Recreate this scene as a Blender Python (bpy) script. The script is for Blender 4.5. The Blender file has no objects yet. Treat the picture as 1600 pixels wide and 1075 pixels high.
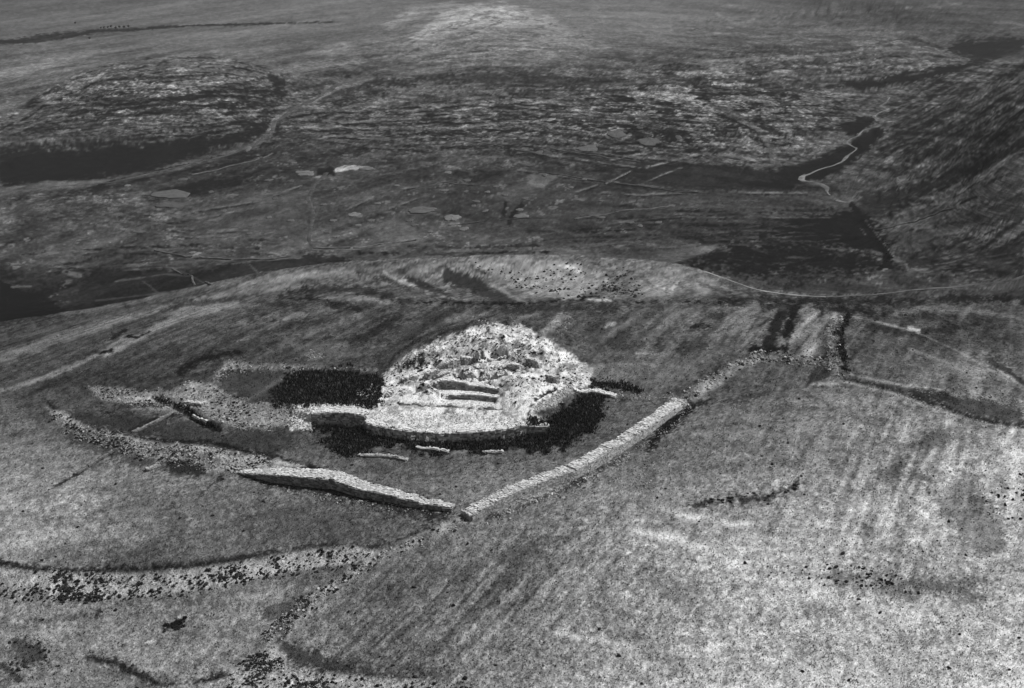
import bpy, math
import numpy as np
from mathutils import Vector

rng = np.random.default_rng(11)
scene = bpy.context.scene
COL = scene.collection

# ------------------------------------------------------------------ camera, sky, sun, exposure
CAM_Z = 100.0
PITCH = math.radians(20.9)
FPX = 1931.0                      # focal length in pixels of a 1600 wide frame
cam_d = bpy.data.cameras.new('camera'); cam = bpy.data.objects.new('camera', cam_d); COL.objects.link(cam)
cam.location = (0, 0, CAM_Z)
cam.rotation_euler = (math.pi / 2 - PITCH, 0, 0)
cam_d.sensor_width = 36.0
cam_d.lens = FPX / 1600 * 36
cam_d.clip_start = 1.0
cam_d.clip_end = 30000
scene.camera = cam

SUN_DIR = Vector((0.93, 0.33, 0)).normalized()
SUN_EL = math.radians(47)
world = bpy.data.worlds.new('World'); scene.world = world; world.use_nodes = True
wn = world.node_tree.nodes; wl = world.node_tree.links
for n in list(wn): wn.remove(n)
wo = wn.new('ShaderNodeOutputWorld'); wb = wn.new('ShaderNodeBackground'); ws = wn.new('ShaderNodeTexSky'); bw = wn.new('ShaderNodeRGBToBW')
ws.sky_type = 'NISHITA'; ws.sun_disc = False
ws.sun_elevation = SUN_EL; ws.sun_rotation = math.atan2(SUN_DIR.x, SUN_DIR.y)
wb.inputs['Strength'].default_value = 0.06
wl.new(ws.outputs[0], bw.inputs[0]); wl.new(bw.outputs[0], wb.inputs['Color']); wl.new(wb.outputs[0], wo.inputs['Surface'])
sd = bpy.data.lights.new('sun', 'SUN'); sun = bpy.data.objects.new('sun', sd); COL.objects.link(sun)
sd.energy = 4.2; sd.angle = math.radians(0.5); sd.color = (1, 1, 1)
to_sun = Vector((SUN_DIR.x * math.cos(SUN_EL), SUN_DIR.y * math.cos(SUN_EL), math.sin(SUN_EL)))
sun.rotation_euler = to_sun.to_track_quat('Z', 'Y').to_euler()
sun.location = (0, 0, 300)
scene.view_settings.view_transform = 'Standard'
scene.view_settings.look = 'None'
scene.view_settings.exposure = 0.25
scene.view_settings.gamma = 1
scene.view_settings.use_curve_mapping = False
scene.cycles.volume_bounces = 0
scene.cycles.max_bounces = 4

HAZE = 0.00006
KLIT = 1.17         # what a flat white surface shows under this sun, sky and exposure
def lin(t):
    c = np.asarray(t, float) / 255.0
    return np.where(c <= 0.04045, c / 12.92, ((np.maximum(c, 0) + 0.055) / 1.055) ** 2.4)

# ------------------------------------------------------------------ noise
def _hash(ix, iy, seed):
    h = (ix.astype(np.int64) * 374761393 + iy.astype(np.int64) * 668265263 + seed * 1274126177) & 0xFFFFFFFF
    h = ((h ^ (h >> 13)) * 1274126177) & 0xFFFFFFFF
    h = h ^ (h >> 16)
    return (h & 0xFFFF).astype(np.float64) / 65535.0
def vnoise(x, y, seed=0):
    ix = np.floor(x); iy = np.floor(y); fx = x - ix; fy = y - iy
    fx = fx * fx * (3 - 2 * fx); fy = fy * fy * (3 - 2 * fy)
    a = _hash(ix, iy, seed); b = _hash(ix + 1, iy, seed); c = _hash(ix, iy + 1, seed); d = _hash(ix + 1, iy + 1, seed)
    return ((a * (1 - fx) + b * fx) * (1 - fy) + (c * (1 - fx) + d * fx) * fy) * 2 - 1
def fbm(x, y, oct=4, seed=0, gain=0.5):
    s = 0; a = 1; t = 0
    for k in range(oct):
        c, sn = math.cos(0.6 * k + 0.3), math.sin(0.6 * k + 0.3)
        s = s + a * vnoise((x * c - y * sn) * 2 ** k + 17.3 * k, (x * sn + y * c) * 2 ** k - 9.1 * k, seed + k)
        t += a; a *= gain
    return s / t
def sstep(a, b, x):
    t = np.clip((x - a) / (b - a), 0, 1); return t * t * (3 - 2 * t)

# ------------------------------------------------------------------ pixel rays (1600 x 1075 photograph) and projection
CP, SP = math.cos(PITCH), math.sin(PITCH)
def ray(px, py):
    u = (np.asarray(px, float) - 800) / FPX; v = (537.5 - np.asarray(py, float)) / FPX
    return np.stack([u, CP + v * SP, -SP + v * CP], -1)
def at_z(px, py, z):
    d = ray(px, py); t = (np.asarray(z, float) - CAM_Z) / d[..., 2]
    return np.stack([d[..., 0] * t, d[..., 1] * t, np.asarray(z, float) + 0 * t], -1)
def project(x, y, z):
    zz = z - CAM_Z; dep = y * CP - zz * SP; up = y * SP + zz * CP
    dep = np.where(dep < 1, 1, dep)
    return 800 + FPX * x / dep, 537.5 - FPX * up / dep

# ------------------------------------------------------------------ base terrain from control points
CTRL = [(-200,1100,-9),(0,1075,-7),(400,1075,-5.5),(800,1075,-4),(1200,1075,-5),(1600,1075,-7),(1850,1075,-9),
(0,945,-6),(200,940,-5.6),(400,915,-4.4),(560,893,-3.2),(0,872,-3.2),(300,872,-2.2),(540,845,-1.4),
(730,810,0),(1000,850,0),(1300,880,-1.5),(1600,860,-4),(1850,860,-7),
(0,720,-3),(200,740,-1.5),(400,760,-.5),(100,650,-2.5),(300,660,-.5),(650,720,0),(850,700,0),(1000,690,.3),(1060,640,.5),
(1300,700,0),(1600,700,-3),(1850,700,-7),(560,545,0),(900,545,0),(1000,580,.5),(1180,560,.5),(1300,590,0),(1600,610,-5),(1850,600,-10),
(400,540,-1.5),(250,570,-3),(150,600,-4),(60,615,-6),(600,490,-1.5),(800,480,-1.5),(1000,480,-1.5),(1200,490,-1.5),(1300,500,-2.5),
(1450,520,-6),(1600,540,-11),(1850,530,-18),(590,470,-3),(800,470,-3),(1000,468,-3.5),(1200,472,-6),(1400,480,-12),(1600,475,-19),(1850,470,-25),
(0,580,-11),(0,540,-20),(0,505,-32),(100,490,-28),(200,474,-23),(300,452,-19),(420,425,-16),(560,410,-14),(700,407,-13),(820,404,-11),(950,408,-13),(1050,412,-17),
(200,530,-8),(300,500,-9),(420,460,-11),(420,490,-5),(-200,620,-14),(-200,540,-35),(700,440,-12),(820,430,-10.5),
(1180,452,-21),(1290,463,-24),(1450,455,-26),(1600,440,-24),
(0,470,-66),(150,455,-66),(300,430,-66),(450,400,-66),(600,392,-65),(800,390,-64),(1000,395,-58),(1100,405,-50),
(1200,430,-38),(1300,430,-42),(1390,420,-43),(1450,420,-36),(1600,415,-30),
(1390,390,-47),(1340,330,-57),(1285,290,-62),(1320,235,-64),(1375,180,-63),(1385,150,-61),
(1600,380,-35),(1600,330,-25),(1600,250,-10),(1600,180,-5),(1600,140,-6),(1600,100,-12),(1500,380,-38),(1500,300,-38),(1500,230,-34),(1500,160,-36),(1480,120,-48),
(1400,300,-53),(1400,240,-55),(1850,380,-20),(1850,250,10),(1850,120,5),
(0,420,-67),(0,330,-69),(0,260,-71),(200,330,-69),(200,250,-71),(400,330,-67),(400,225,-70),(600,320,-66),(600,220,-68),(800,320,-65),(800,220,-66),
(1000,330,-62),(1000,240,-65),(1180,260,-64),(1150,330,-58),(1250,340,-57),
(1150,170,-58),(1000,150,-60),(1280,170,-57),(1200,110,-52),(1400,90,-50),(1420,64,-48),(1250,62,-48),(1100,100,-55),(1530,90,-64),(1400,50,-72),(1500,70,-68),
(250,90,-32),(330,90,-33),(150,110,-40),(60,150,-52),(0,190,-60),(0,228,-69),(250,150,-46),(250,200,-62),(420,110,-48),(430,185,-66),(120,233,-71),(300,230,-71),
(0,120,-74),(0,60,-72),(250,62,-73),(500,92,-70),(100,20,-72),(400,20,-72),(-150,120,-72),
(760,10,-42),(680,40,-52),(850,45,-56),(600,85,-64),(760,60,-57),(760,100,-66),(930,60,-64),(650,2,-52),(560,30,-62),
(1200,10,-55),(1400,5,-42),(1600,5,-34),(1600,50,-52),(1000,10,-62),(1150,38,-69),(1850,20,-40)]
WPTS = [(-1800,2500,-60),(1800,2500,-40),(0,2600,-62),(0,5000,-60),(-5000,6000,-60),(5000,6000,-60),(0,9500,-60),(-1500,1000,-60),(1500,1000,-20),
(0,-250,-25),(-400,-100,-30),(400,-100,-30),(-250,150,-16),(250,150,-14),(0,60,-8),(-600,400,-60),(600,400,-30)]
_c = np.array([at_z(a, b, z) for a, b, z in CTRL] + [np.array(w, float) for w in WPTS])
def qmap(x, y):
    r = np.sqrt(np.maximum(y, 0) ** 2 + 90 ** 2) + np.minimum(y, 0) * 0.2
    r = np.maximum(r, 20)
    return 3 * x / r, 3 * np.log(r)
class TPS:
    def __init__(s, a, b, z, reg=1e-4):
        n = len(z); s.a, s.b = a, b
        d2 = (a[:, None] - a) ** 2 + (b[:, None] - b) ** 2
        K = d2 * np.log(d2 + 1e-12) * .5 + reg * np.eye(n)
        P = np.stack([np.ones(n), a, b], 1)
        A = np.block([[K, P], [P.T, np.zeros((3, 3))]])
        s.w = np.linalg.solve(A, np.concatenate([z, np.zeros(3)]))
    def __call__(s, a, b):
        sh = a.shape; a = a.ravel().astype(np.float32); b = b.ravel().astype(np.float32)
        out = (s.w[-3] + s.w[-2] * a + s.w[-1] * b).astype(np.float64)
        for i in range(len(s.a)):
            d2 = (a - np.float32(s.a[i])) ** 2 + (b - np.float32(s.b[i])) ** 2
            out += (0.5 * s.w[i]) * (d2 * np.log(d2 + 1e-9))
        return out.reshape(sh)
_qa, _qb = qmap(_c[:, 0], _c[:, 1])
base_tps = TPS(_qa, _qb, _c[:, 2], 2e-3)

# ground lattice: rows get coarser with distance, columns fan out
NCOL, NROW = 800, 760
ang = PITCH + np.arctan((np.linspace(1100, -60, NROW) - 537.5) / FPX)
hh = 105 + 60 * sstep(math.radians(18), math.radians(13), ang)
ys = hh / np.tan(ang)
ys = np.sort(np.concatenate([ys, np.linspace(432, 600, 150), np.linspace(600, 800, 60), np.linspace(825, 965, 130), np.linspace(1170, 1480, 110), np.linspace(1490, 2300, 70)]))     # extra rows where slopes face the viewer
ys = ys + np.arange(len(ys)) * 1e-4
near = np.linspace(-250, ys[0], 16)[:-1]
far = ys[-1] * (9500 / ys[-1]) ** (np.arange(1, 31) / 30.0)
YS = np.concatenate([near, ys, far])
uc = np.linspace(-1, 1, NCOL)
ext = 1 + 0.03 * (1.28 ** np.arange(1, 19) - 1) / 0.28
US = np.concatenate([-ext[::-1], uc, ext])
def halfw(y): return 0.52 * np.maximum(y, 60) + 17
X = US[None, :] * halfw(YS)[:, None]; Y = np.repeat(YS[:, None], len(US), 1)
Z = base_tps(*qmap(X, Y))
Z = np.clip(Z, -95, 45)
UIDX = np.arange(len(US)); VIDX = np.arange(len(YS))
def sample(F, x, y):
    y = np.asarray(y, float); x = np.asarray(x, float)
    v = np.interp(y, YS, VIDX); u = np.interp(x / halfw(y), US, UIDX)
    i = np.clip(np.floor(v).astype(int), 0, len(YS) - 2); j = np.clip(np.floor(u).astype(int), 0, len(US) - 2)
    a = v - i; b = u - j
    return (F[i, j] * (1 - b) + F[i, j + 1] * b) * (1 - a) + (F[i + 1, j] * (1 - b) + F[i + 1, j + 1] * b) * a
TT = np.concatenate([np.linspace(100, 520, 900), np.linspace(521, 4000, 1200)])
def U(px, py, F=None):
    """where the sight line through a pixel of the photograph meets the ground"""
    F = Z if F is None else F
    px = np.atleast_1d(np.asarray(px, float)); py = np.atleast_1d(np.asarray(py, float))
    out = np.zeros((len(px), 3))
    for k in range(len(px)):
        d = ray(px[k], py[k]); P = d[None] * TT[:, None]; P[:, 2] += CAM_Z
        f = P[:, 2] - sample(F, P[:, 0], P[:, 1])
        w = np.nonzero(f < 0)[0]
        i = w[0] if len(w) else len(TT) - 1
        i = max(i, 1)
        t = f[i - 1] / (f[i - 1] - f[i] + 1e-9); t = min(max(t, 0), 1)
        out[k] = P[i - 1] * (1 - t) + P[i] * t
    return out
def Up(pts, F=None):
    a = np.array(pts, float); return U(a[:, 0], a[:, 1], F)

def dist_poly(pts, x, y, closed=False):
    """distance to a polyline and parameter along it"""
    p = np.asarray(pts, float)[:, :2]
    if closed: p = np.vstack([p, p[:1]])
    best = np.full(x.shape, 1e9); par = np.zeros(x.shape); side = np.zeros(x.shape); L = 0
    for a, b in zip(p[:-1], p[1:]):
        d = b - a; l2 = d @ d + 1e-12; t = np.clip(((x - a[0]) * d[0] + (y - a[1]) * d[1]) / l2, 0, 1)
        dx = x - a[0] - t * d[0]; dy = y - a[1] - t * d[1]; q = np.sqrt(dx * dx + dy * dy)
        m = q < best; best = np.where(m, q, best); par = np.where(m, L + t * math.sqrt(l2), par)
        side = np.where(m, np.sign(d[0] * dy - d[1] * dx), side); L += math.sqrt(l2)
    return best, par / max(L, 1e-9), side
def inside(pts, x, y):
    p = np.asarray(pts, float)[:, :2]; r = np.zeros(x.shape, bool); n = len(p)
    for i in range(n):
        x1, y1 = p[i]; x2, y2 = p[(i + 1) % n]
        c = ((y1 > y) != (y2 > y)) & (x < (x2 - x1) * (y - y1) / ((y2 - y1) if y2 != y1 else 1e-9) + x1)
        r ^= c
    return r
def sdist(pts, x, y):
    d, _, _ = dist_poly(pts, x, y, True); return np.where(inside(pts, x, y), -d, d)

# ------------------------------------------------------------------ relief that stands on the hill: tower mound, terraces, banks, trench
WIN = np.s_[:, :]
def window(poly_w, pad):
    p = np.asarray(poly_w)[:, :2]
    r0 = np.searchsorted(YS, p[:, 1].min() - pad); r1 = np.searchsorted(YS, p[:, 1].max() + pad)
    ulo = ((p[:, 0] - pad) / halfw(p[:, 1])).min(); uhi = ((p[:, 0] + pad) / halfw(p[:, 1])).max()
    c0 = np.searchsorted(US, ulo - .02); c1 = np.searchsorted(US, uhi + .02)
    return np.s_[max(r0, 0):r1 + 1, max(c0, 0):c1 + 1]
def ridge(pts_px, w, h, noise=.3, seed=1, front=1.0):
    P = Up(pts_px, Z0); s = window(P, w * 3)
    d, t, sd_ = dist_poly(P, X[s], Y[s])
    n = fbm(X[s] / 3, Y[s] / 3, 3, seed)
    prof = np.exp(-(d / w) ** 2) * np.minimum(1, np.minimum(t, 1 - t) * 12 + .15)
    Z[s] += h * prof * (1 + noise * n)
Z0 = Z.copy()

# the tower mound
MC = [(598,588,.6),(640,556,2.2),(690,531,3.8),(735,515,5.0),(775,509,5.6),(825,519,5.0),(868,541,3.6),(905,565,1.8),(924,585,.6),
(650,585,2.6),(625,600,2.0),(606,612,1.6),(690,552,4.0),(740,535,4.9),(790,535,5.2),(840,552,4.2),(880,575,2.6),(900,592,1.6),
(720,572,2.9),(770,568,3.1),(745,562,3.2),(705,566,3.0),(800,575,3.2),(660,605,2.4),(690,598,3.1),(730,600,3.1),(775,606,3.0),(812,588,4.6),(808,604,3.7),(840,590,3.4),(865,598,2.2),
(600,630,1.5),(640,625,1.9),(620,640,1.4),(700,640,1.4),(780,640,1.4),(800,630,2.2),(825,620,2.6),(850,615,2.0),(800,655,1.5),(840,640,1.5),(890,608,1.5),
(575,650,1.6),(580,664,1.6),(640,672,1.6),(700,674,1.6),(760,672,1.6),(820,662,1.6),(640,655,1.45),(720,655,1.45),(560,640,1.8),(465,640,1.3),(500,638,1.8),
(470,668,.6)]
Wm = np.array([at_z(a, b, z) for a, b, z in MC])
back = np.array([(-24,262,.2),(-14,275,.2),(-4,282,.2),(8,280,.2),(17,270,.2),(22,255,.3)], float)
mound_pts = np.vstack([Wm, back])
m_tps = TPS(mound_pts[:, 0] / 10, mound_pts[:, 1] / 10, mound_pts[:, 2], 3e-2)
MO = [(456,634,1.3),(500,630,1.4),(560,632,1.4),(592,606,.8),(598,586,.6)]
MO2 = [(924,585,.5),(908,606,1.2),(870,628,1.4),(835,648,1.5),(858,667,1.5),(820,666,1.6),(760,674,1.6),(690,677,1.6),(630,674,1.6),(572,664,1.6),(568,645,1.9),(500,646,1.8),(456,640,1.3)]
MOUND_OUT = np.vstack([[at_z(*q) for q in MO], back, [at_z(*q) for q in MO2]])
s = window(MOUND_OUT, 8)
sdm = sdist(MOUND_OUT, X[s], Y[s])
zm = m_tps(X[s] / 10, Y[s] / 10)
rough = fbm(X[s] / 1.6, Y[s] / 1.6, 4, 5) * .62 + np.abs(fbm(X[s] / 4, Y[s] / 4, 3, 9)) * .95 - .2
zm_r = np.clip(zm, 0, 7) + rough * sstep(1.7, 2.6, zm) + .10 * fbm(X[s] / .8, Y[s] / .8, 2, 4)
fr2 = (zm + .35 * fbm(X[s] / 3, Y[s] / 3, 3, 15)) / .85; fr2 = fr2 - np.floor(fr2)
zm_r += .75 * .85 * (sstep(.35, .65, fr2) - fr2) * sstep(1.8, 2.5, zm)
wgt = sstep(1.4, -0.2, sdm)
Z[s] = Z[s] * (1 - wgt) + np.maximum(zm_r, Z[s]) * wgt
MOUNDMASK = np.zeros(Z.shape, bool); MOUNDMASK[s] = sdm < 1.0

def cut(pts_w, depth, zbase, slope=.12, flare=1.0):
    """lower the ground on the viewer's side of a wall line down to its foot"""
    P = np.asarray(pts_w); sl = window(P, depth + 1)
    d, t, sd_ = dist_poly(P, X[sl], Y[sl])
    zb = np.asarray(zbase) if np.ndim(zbase) == 0 else np.interp(t, np.linspace(0, 1, len(zbase)), zbase)
    infront = (sd_ < 0) & (d < depth) & (t > 0.002) & (t < .998)
    lim = zb + d * slope + .08 * fbm(X[sl], Y[sl], 2, 3)
    Z[sl] = np.where(infront, np.minimum(Z[sl], lim), Z[sl])
def pit(px, py, rx, ry, dep):
    c = U(px, py)[0]; sl = window(c[None], max(rx, ry) * 2)
    q = ((X[sl] - c[0]) / rx) ** 2 + ((Y[sl] - c[1]) / ry) ** 2
    Z[sl] -= dep * sstep(1.25, .75, np.sqrt(q) + .15 * fbm(X[sl], Y[sl], 2, 8))

# tower walls: (x pixel, y pixel of the top edge, height of the top above the plateau)
WALL_A = np.array([at_z(a, b, z) for a, b, z in [(681,601,3.3),(690,595,3.9),(706,595,3.9),(728,598,3.7),(732,602,3.3),(752,604,3.2),(778,608,3.0)]])
WALL_B = np.array([at_z(a, b, z) for a, b, z in [(690,617,2.3),(714,618,2.35),(735,617,2.5),(757,619,2.4),(777,622,2.2)]])
WALL_C = np.array([at_z(a, b, z) for a, b, z in [(624,630,1.6),(655,631,1.65),(690,633,1.6),(730,636,1.55),(785,639,1.5)]])
REVET = np.array([at_z(a, b, z) for a, b, z in [(569,660,1.75),(600,668,1.7),(640,674,1.7),(690,677,1.7),(740,676,1.7),(790,670,1.6),(826,665,1.5),(857,667,1.2)]])
BASTION = np.array([at_z(a, b, z) for a, b, z in [(487,647,1.9),(500,645,2.1),(530,645,2.1),(555,646,2.1),(568,649,2.0)]])
cut(WALL_A, 3.2, 2.15, .05); cut(WALL_B, 2.6, 1.55, .03); cut(WALL_C, 1.0, 1.3, .05)
cut(REVET, 9, 0.0 - .45, .03); cut(BASTION, 8, -.75, .06)
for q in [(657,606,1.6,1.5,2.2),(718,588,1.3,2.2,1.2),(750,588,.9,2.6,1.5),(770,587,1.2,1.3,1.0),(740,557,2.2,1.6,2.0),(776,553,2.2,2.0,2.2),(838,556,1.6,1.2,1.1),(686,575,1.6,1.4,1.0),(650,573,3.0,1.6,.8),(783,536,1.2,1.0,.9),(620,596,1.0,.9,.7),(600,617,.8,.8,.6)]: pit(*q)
Z0 = Z.copy()
# rubble banks and old rampart ridges around the tower
ridge([(75,640),(110,660),(170,683),(235,698),(300,710),(370,735)], 2.6, 1.3, .4, 21)
ridge([(150,606),(210,612),(280,606),(335,604),(370,625),(420,640),(462,645)], 3.5, .9, .4, 22)
ridge([(335,600),(352,572),(400,574),(460,575),(520,577),(585,579)], 2.2, .7, .4, 23)
ridge([(1062,622),(1110,596),(1150,570),(1190,557),(1250,563),(1300,570)], 1.8, .9, .5, 24)
ridge([(1310,500),(1300,530),(1303,560),(1310,592)], 2.2, 1.0, .5, 25)
ridge([(720,810),(660,835),(590,862),(530,905),(470,955),(430,1000),(400,1040)], 1.6, .8, .5, 26)
ridge([(60,1000),(130,1035),(180,1035),(230,1055),(300,1070)], 1.5, .5, .4, 27)
ridge([(1310,590),(1400,608),(1500,645),(1600,668)], 1.4, -.7, .3, 28)
ridge([(0,890),(80,893),(200,890),(330,880),(430,866),(520,852),(580,858)], 1.8, .7, .3, 29)
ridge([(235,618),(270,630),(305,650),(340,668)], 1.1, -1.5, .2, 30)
ridge([(585,640),(592,620)], .8, .3, .2, 30)
# small scale ground relief, growing with distance
R = np.sqrt(X ** 2 + Y ** 2)
nearw = sstep(430, 330, Y)
Z += nearw * (.22 * fbm(X / 7, Y / 7, 3, 41) + .10 * fbm(X / 1.3, Y / 1.3, 3, 42))
farw = 1 - nearw
Z += farw * sstep(-200, 0, Y) * (1.3 * fbm(X / 60, Y / 60, 3, 43) + .8 * fbm(X / 16, Y / 16, 3, 44))
zfar = Z + 1.2 * fbm(X / 90, Y / 90, 3, 45)
step = 3.2; fr = zfar / step - np.floor(zfar / step)
Z += farw * (1 - sstep(.27, .36, X / np.maximum(R, 60))) * sstep(-200, 0, Y) * 1.1 * (sstep(.35, .65, fr) - fr) * sstep(-.35, .15, fbm(X / 140, Y / 140, 2, 46))
PX, PY = project(X, Y, Z)
def blob(px, py, rx, ry): return np.exp(-((PX - px) / rx) ** 2 - ((PY - py) / ry) ** 2)
rocky = np.clip(1.0 * blob(230, 160, 220, 65) + 1.0 * blob(800, 190, 330, 55) + .9 * blob(1100, 170, 170, 70) + .8 * blob(1520, 210, 120, 110) + .55 * blob(760, 50, 190, 50) + .6 * blob(1300, 85, 190, 45) + .8 * blob(130, 325, 120, 28) + .5 * blob(1450, 30, 250, 40) + .5 * blob(1250, 210, 80, 50) + .5 * blob(1500, 340, 120, 60), 0, 1)
PLAIN = inside([(-300,-40),(560,-40),(590,60),(480,92),(420,103),(340,85),(250,86),(150,103),(60,145),(-5,188),(-300,250)], PX, PY); rocky = rocky * np.where(PLAIN, .12, 1)
Z += farw * sstep(0, 200, Y) * (rocky * (1.5 * fbm(X / 13, Y / 13, 4, 145, .6) + .9 * np.abs(fbm(X / 30, Y / 30, 3, 146))) + .35 * fbm(X / 9, Y / 9, 3, 147))
PX, PY = project(X, Y, Z)

# ------------------------------------------------------------------ what grows or lies on the ground: tones of soil, grass, stone and some painted shade
# which vertices belong to the near hill and which to the land beyond it
RID = np.array([at_z(a, b, z) for a, b, z in [(-200,545,-37),(0,507,-34),(100,492,-30),(200,476,-26),(300,454,-21),(420,427,-18),(560,412,-16),(700,408,-15),(820,405,-13),(950,409,-15),(1050,414,-20),(1180,452,-23),(1290,465,-26),(1450,455,-27),(1600,440,-26),(1850,430,-24)]])
ridT = RID[:, 0] / RID[:, 1]; ridR = RID[:, 1] + 3
HILL = Y < np.interp(X / np.maximum(Y, 1), ridT, ridR)
gx = np.array([0,200,400,600,800,1000,1200,1400,1600])
NG = np.array([
[70,85,100,105,130,115,85,70,85],[75,88,97,85,85,95,100,80,85],[85,100,92,80,80,95,112,82,78],[100,82,82,85,95,100,95,95,108],[88,76,90,60,140,100,95,108,122],
[88,80,95,80,60,92,100,118,108],[105,92,82,62,64,90,105,120,128],[115,100,90,78,90,95,105,122,142],[125,115,95,90,110,105,120,128,146],[138,118,92,86,105,115,125,132,146],
[140,105,85,90,112,125,130,125,142],[112,92,95,95,105,130,152,120,138],[128,118,112,95,105,130,152,130,142],[108,110,118,104,115,130,140,130,138],[115,124,112,105,120,135,140,138,148],
[102,112,115,105,125,140,145,148,158],[115,120,126,110,130,145,152,154,162]], float)
NG[12:17, 0:3] += 10; NG[7:11, 0:3] += 10; NG[0] *= .84; NG[1:5] *= .86; NG[1:5, :2] *= .9
NG = NG * (1 + .13 * np.outer(np.clip((np.arange(17) - 4) / 5, 0, 1), np.clip((np.arange(9) - 2.5) / 2.5, 0, 1))) + 2
ngy = np.array([440,480,520,560,600,640,680,720,760,800,840,880,920,960,1000,1040,1075])
FG = np.array([
[102,106,112,118,112,112,106,98,104],[98,104,112,110,118,114,108,108,104],[98,100,104,104,106,96,92,94,78],[94,92,88,82,84,86,86,84,80],[88,80,78,76,80,84,84,78,74],
[82,72,62,74,78,80,80,68,74],[48,46,62,66,64,66,82,62,74],[58,50,54,60,60,58,62,74,84],[64,78,62,60,55,52,55,70,95],[60,72,72,64,60,60,48,66,92],
[72,64,64,60,66,72,42,60,60],[48,52,60,60,66,72,58,62,85],[38,46,60,60,66,72,60,60,85]], float)
FG[6:11, 8] += np.array([6, 18, 14, 10, 18]); FG[6:11, 7] += np.array([6, 8, 8, 8, 6]); FG[5:12] += 4; FG[8:11, 3:7] += 8; FG[3:6, 0:2] += 12; FG[3:5, 2:7] += 6; FG[3:7, 7:9] += 8; FG[7:11, 0:4] += 5
fgy = np.array([0,40,80,120,160,200,240,280,320,360,400,440,480])
def grid(G, gy, px, py):
    u = np.clip(np.interp(px, gx, np.arange(9)), 0, 7.999); v = np.clip(np.interp(py, gy, np.arange(len(gy))), 0, len(gy) - 1.001)
    i = v.astype(int); j = u.astype(int); a = v - i; b = u - j; a = a * a * (3 - 2 * a); b = b * b * (3 - 2 * b)
    return (G[i, j] * (1 - b) + G[i, j + 1] * b) * (1 - a) + (G[i + 1, j] * (1 - b) + G[i + 1, j + 1] * b) * a
LA = X / np.maximum(R, 60); LB = np.log(np.maximum(R, 60) * 165 / np.maximum(CAM_Z - Z, 30))
def lfbm(a, b, oct, seed, gain=.5): return fbm(LA / a, LB / b, oct, seed, gain)     # noise whose grain keeps its angle with distance
wx = PX + 26 * lfbm(.07, .12, 3, 51); wy = PY + 11 * lfbm(.07, .12, 3, 52)
T = np.where(HILL, grid(NG, ngy, wx, wy), grid(FG, fgy, wx, wy))

# textures of the open ground
n1 = fbm(X / .42, Y / .55, 2, 61); n2 = fbm(X / 1.5, Y / 1.8, 3, 62); n3 = fbm(X / 9, Y / 9, 3, 63)
def along(deg, a, b, seed, oct=2):
    c, sn = math.cos(math.radians(deg)), math.sin(math.radians(deg))
    return fbm((X * c + Y * sn) / a, (-X * sn + Y * c) / b, oct, seed)
d1 = along(58, 7, .55, 64); d2 = along(66, 14, 1.0, 65); d3 = along(12, 16, 1.6, 66)
def blob(px, py, rx, ry): return np.exp(-((PX - px) / rx) ** 2 - ((PY - py) / ry) ** 2)
furrow = np.clip(blob(640, 960, 190, 110) + .7 * blob(900, 900, 200, 120), 0, 1)
furrow2 = np.clip(blob(1430, 760, 230, 170) + blob(1230, 520, 150, 60), 0, 1)
clump = lfbm(.0045, .010, 4, 67, .7); clump2 = lfbm(.03, .05, 3, 68)
streak = lfbm(.06, .012, 3, 69)
n0 = fbm(X / .22, Y / .34, 2, 60)
d4 = along(66, 22, 1.7, 166, 3); furrow3 = sstep(660, 560, PY)
tex = 1 + .26 * n1 + .32 * n0 + .09 * n2 + .06 * n3 + .36 * furrow * d1 + .46 * furrow2 * d2 + .34 * furrow3 * d4 + .10 * d3 * (1 - furrow) + .08 * streak
tex = tex * (1 - .26 * sstep(.10, .40, clump + .15 * clump2 + .5 * n1)) * (1 + .08 * sstep(.1, .5, -clump - .15 * clump2))
tex = tex * 1.06
TN = T * tex
# beyond the hill: contour hugging ledges, rock patches and grass streaks
zz = Z + 1.6 * fbm(X / 45, Y / 45, 3, 71)
led = vnoise(zz / .55, X / 55 + Y / 130, 72) * .6 + vnoise(zz / 1.5, X / 80 + Y / 90, 73) * .4
pat = fbm(X / 26, Y / 30, 4, 74, .6)
str_ = along(14, 120, 7, 75, 3)
fine = lfbm(.0035, .010, 2, 76)
pA = lfbm(.020, .045, 5, 171, .62); pB = lfbm(.0085, .018, 4, 172, .6); sA = lfbm(.035, .0075, 4, 173, .6); sB = lfbm(.09, .016, 3, 174); gr = lfbm(.0016, .0045, 2, 175)
hillL = np.clip(1.3 * blob(240, 150, 190, 60), 0, 1); sideR = np.clip(1.4 * blob(1560, 250, 160, 160), 0, 1)
c_, s_n = math.cos(.62), math.sin(.62)
sR = fbm((PX * c_ - PY * s_n) / 70, (PX * s_n + PY * c_) / 7, 4, 176, .6)       # streaks that climb the right hillside
led2 = .55 * led * (1 - sideR) + .6 * sA + .5 * gr
sC = lfbm(.06, .0042, 3, 177, .6); sA2 = fbm(LA / .035, (LB - .009) / .0075, 4, 173, .6)
zc = Z / 3.0 + .55 * pA + .3 * vnoise(LA / .02, LB / .02, 192); hc = vnoise(zc, LA / .05, 178) * .6 + vnoise(zc * 2.3, LA / .03, 179) * .4
wv = .014 * fbm(LA / .05, LB / .05, 3, 190) + .006 * fbm(LA / .014, LB / .02, 2, 191)
sA = fbm(LA / .03 , (LB + wv) / .0085, 4, 173, .6); sA2 = fbm(LA / .03, (LB + wv - .010) / .0085, 4, 173, .6)
sL = fbm(LA / .055, (LB * .2 - .20 * LA) / .0045, 4, 193, .62); sD = fbm(LA / .07, (LB * .2 + .07 * LA) / .0045, 4, 194, .62)
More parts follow.
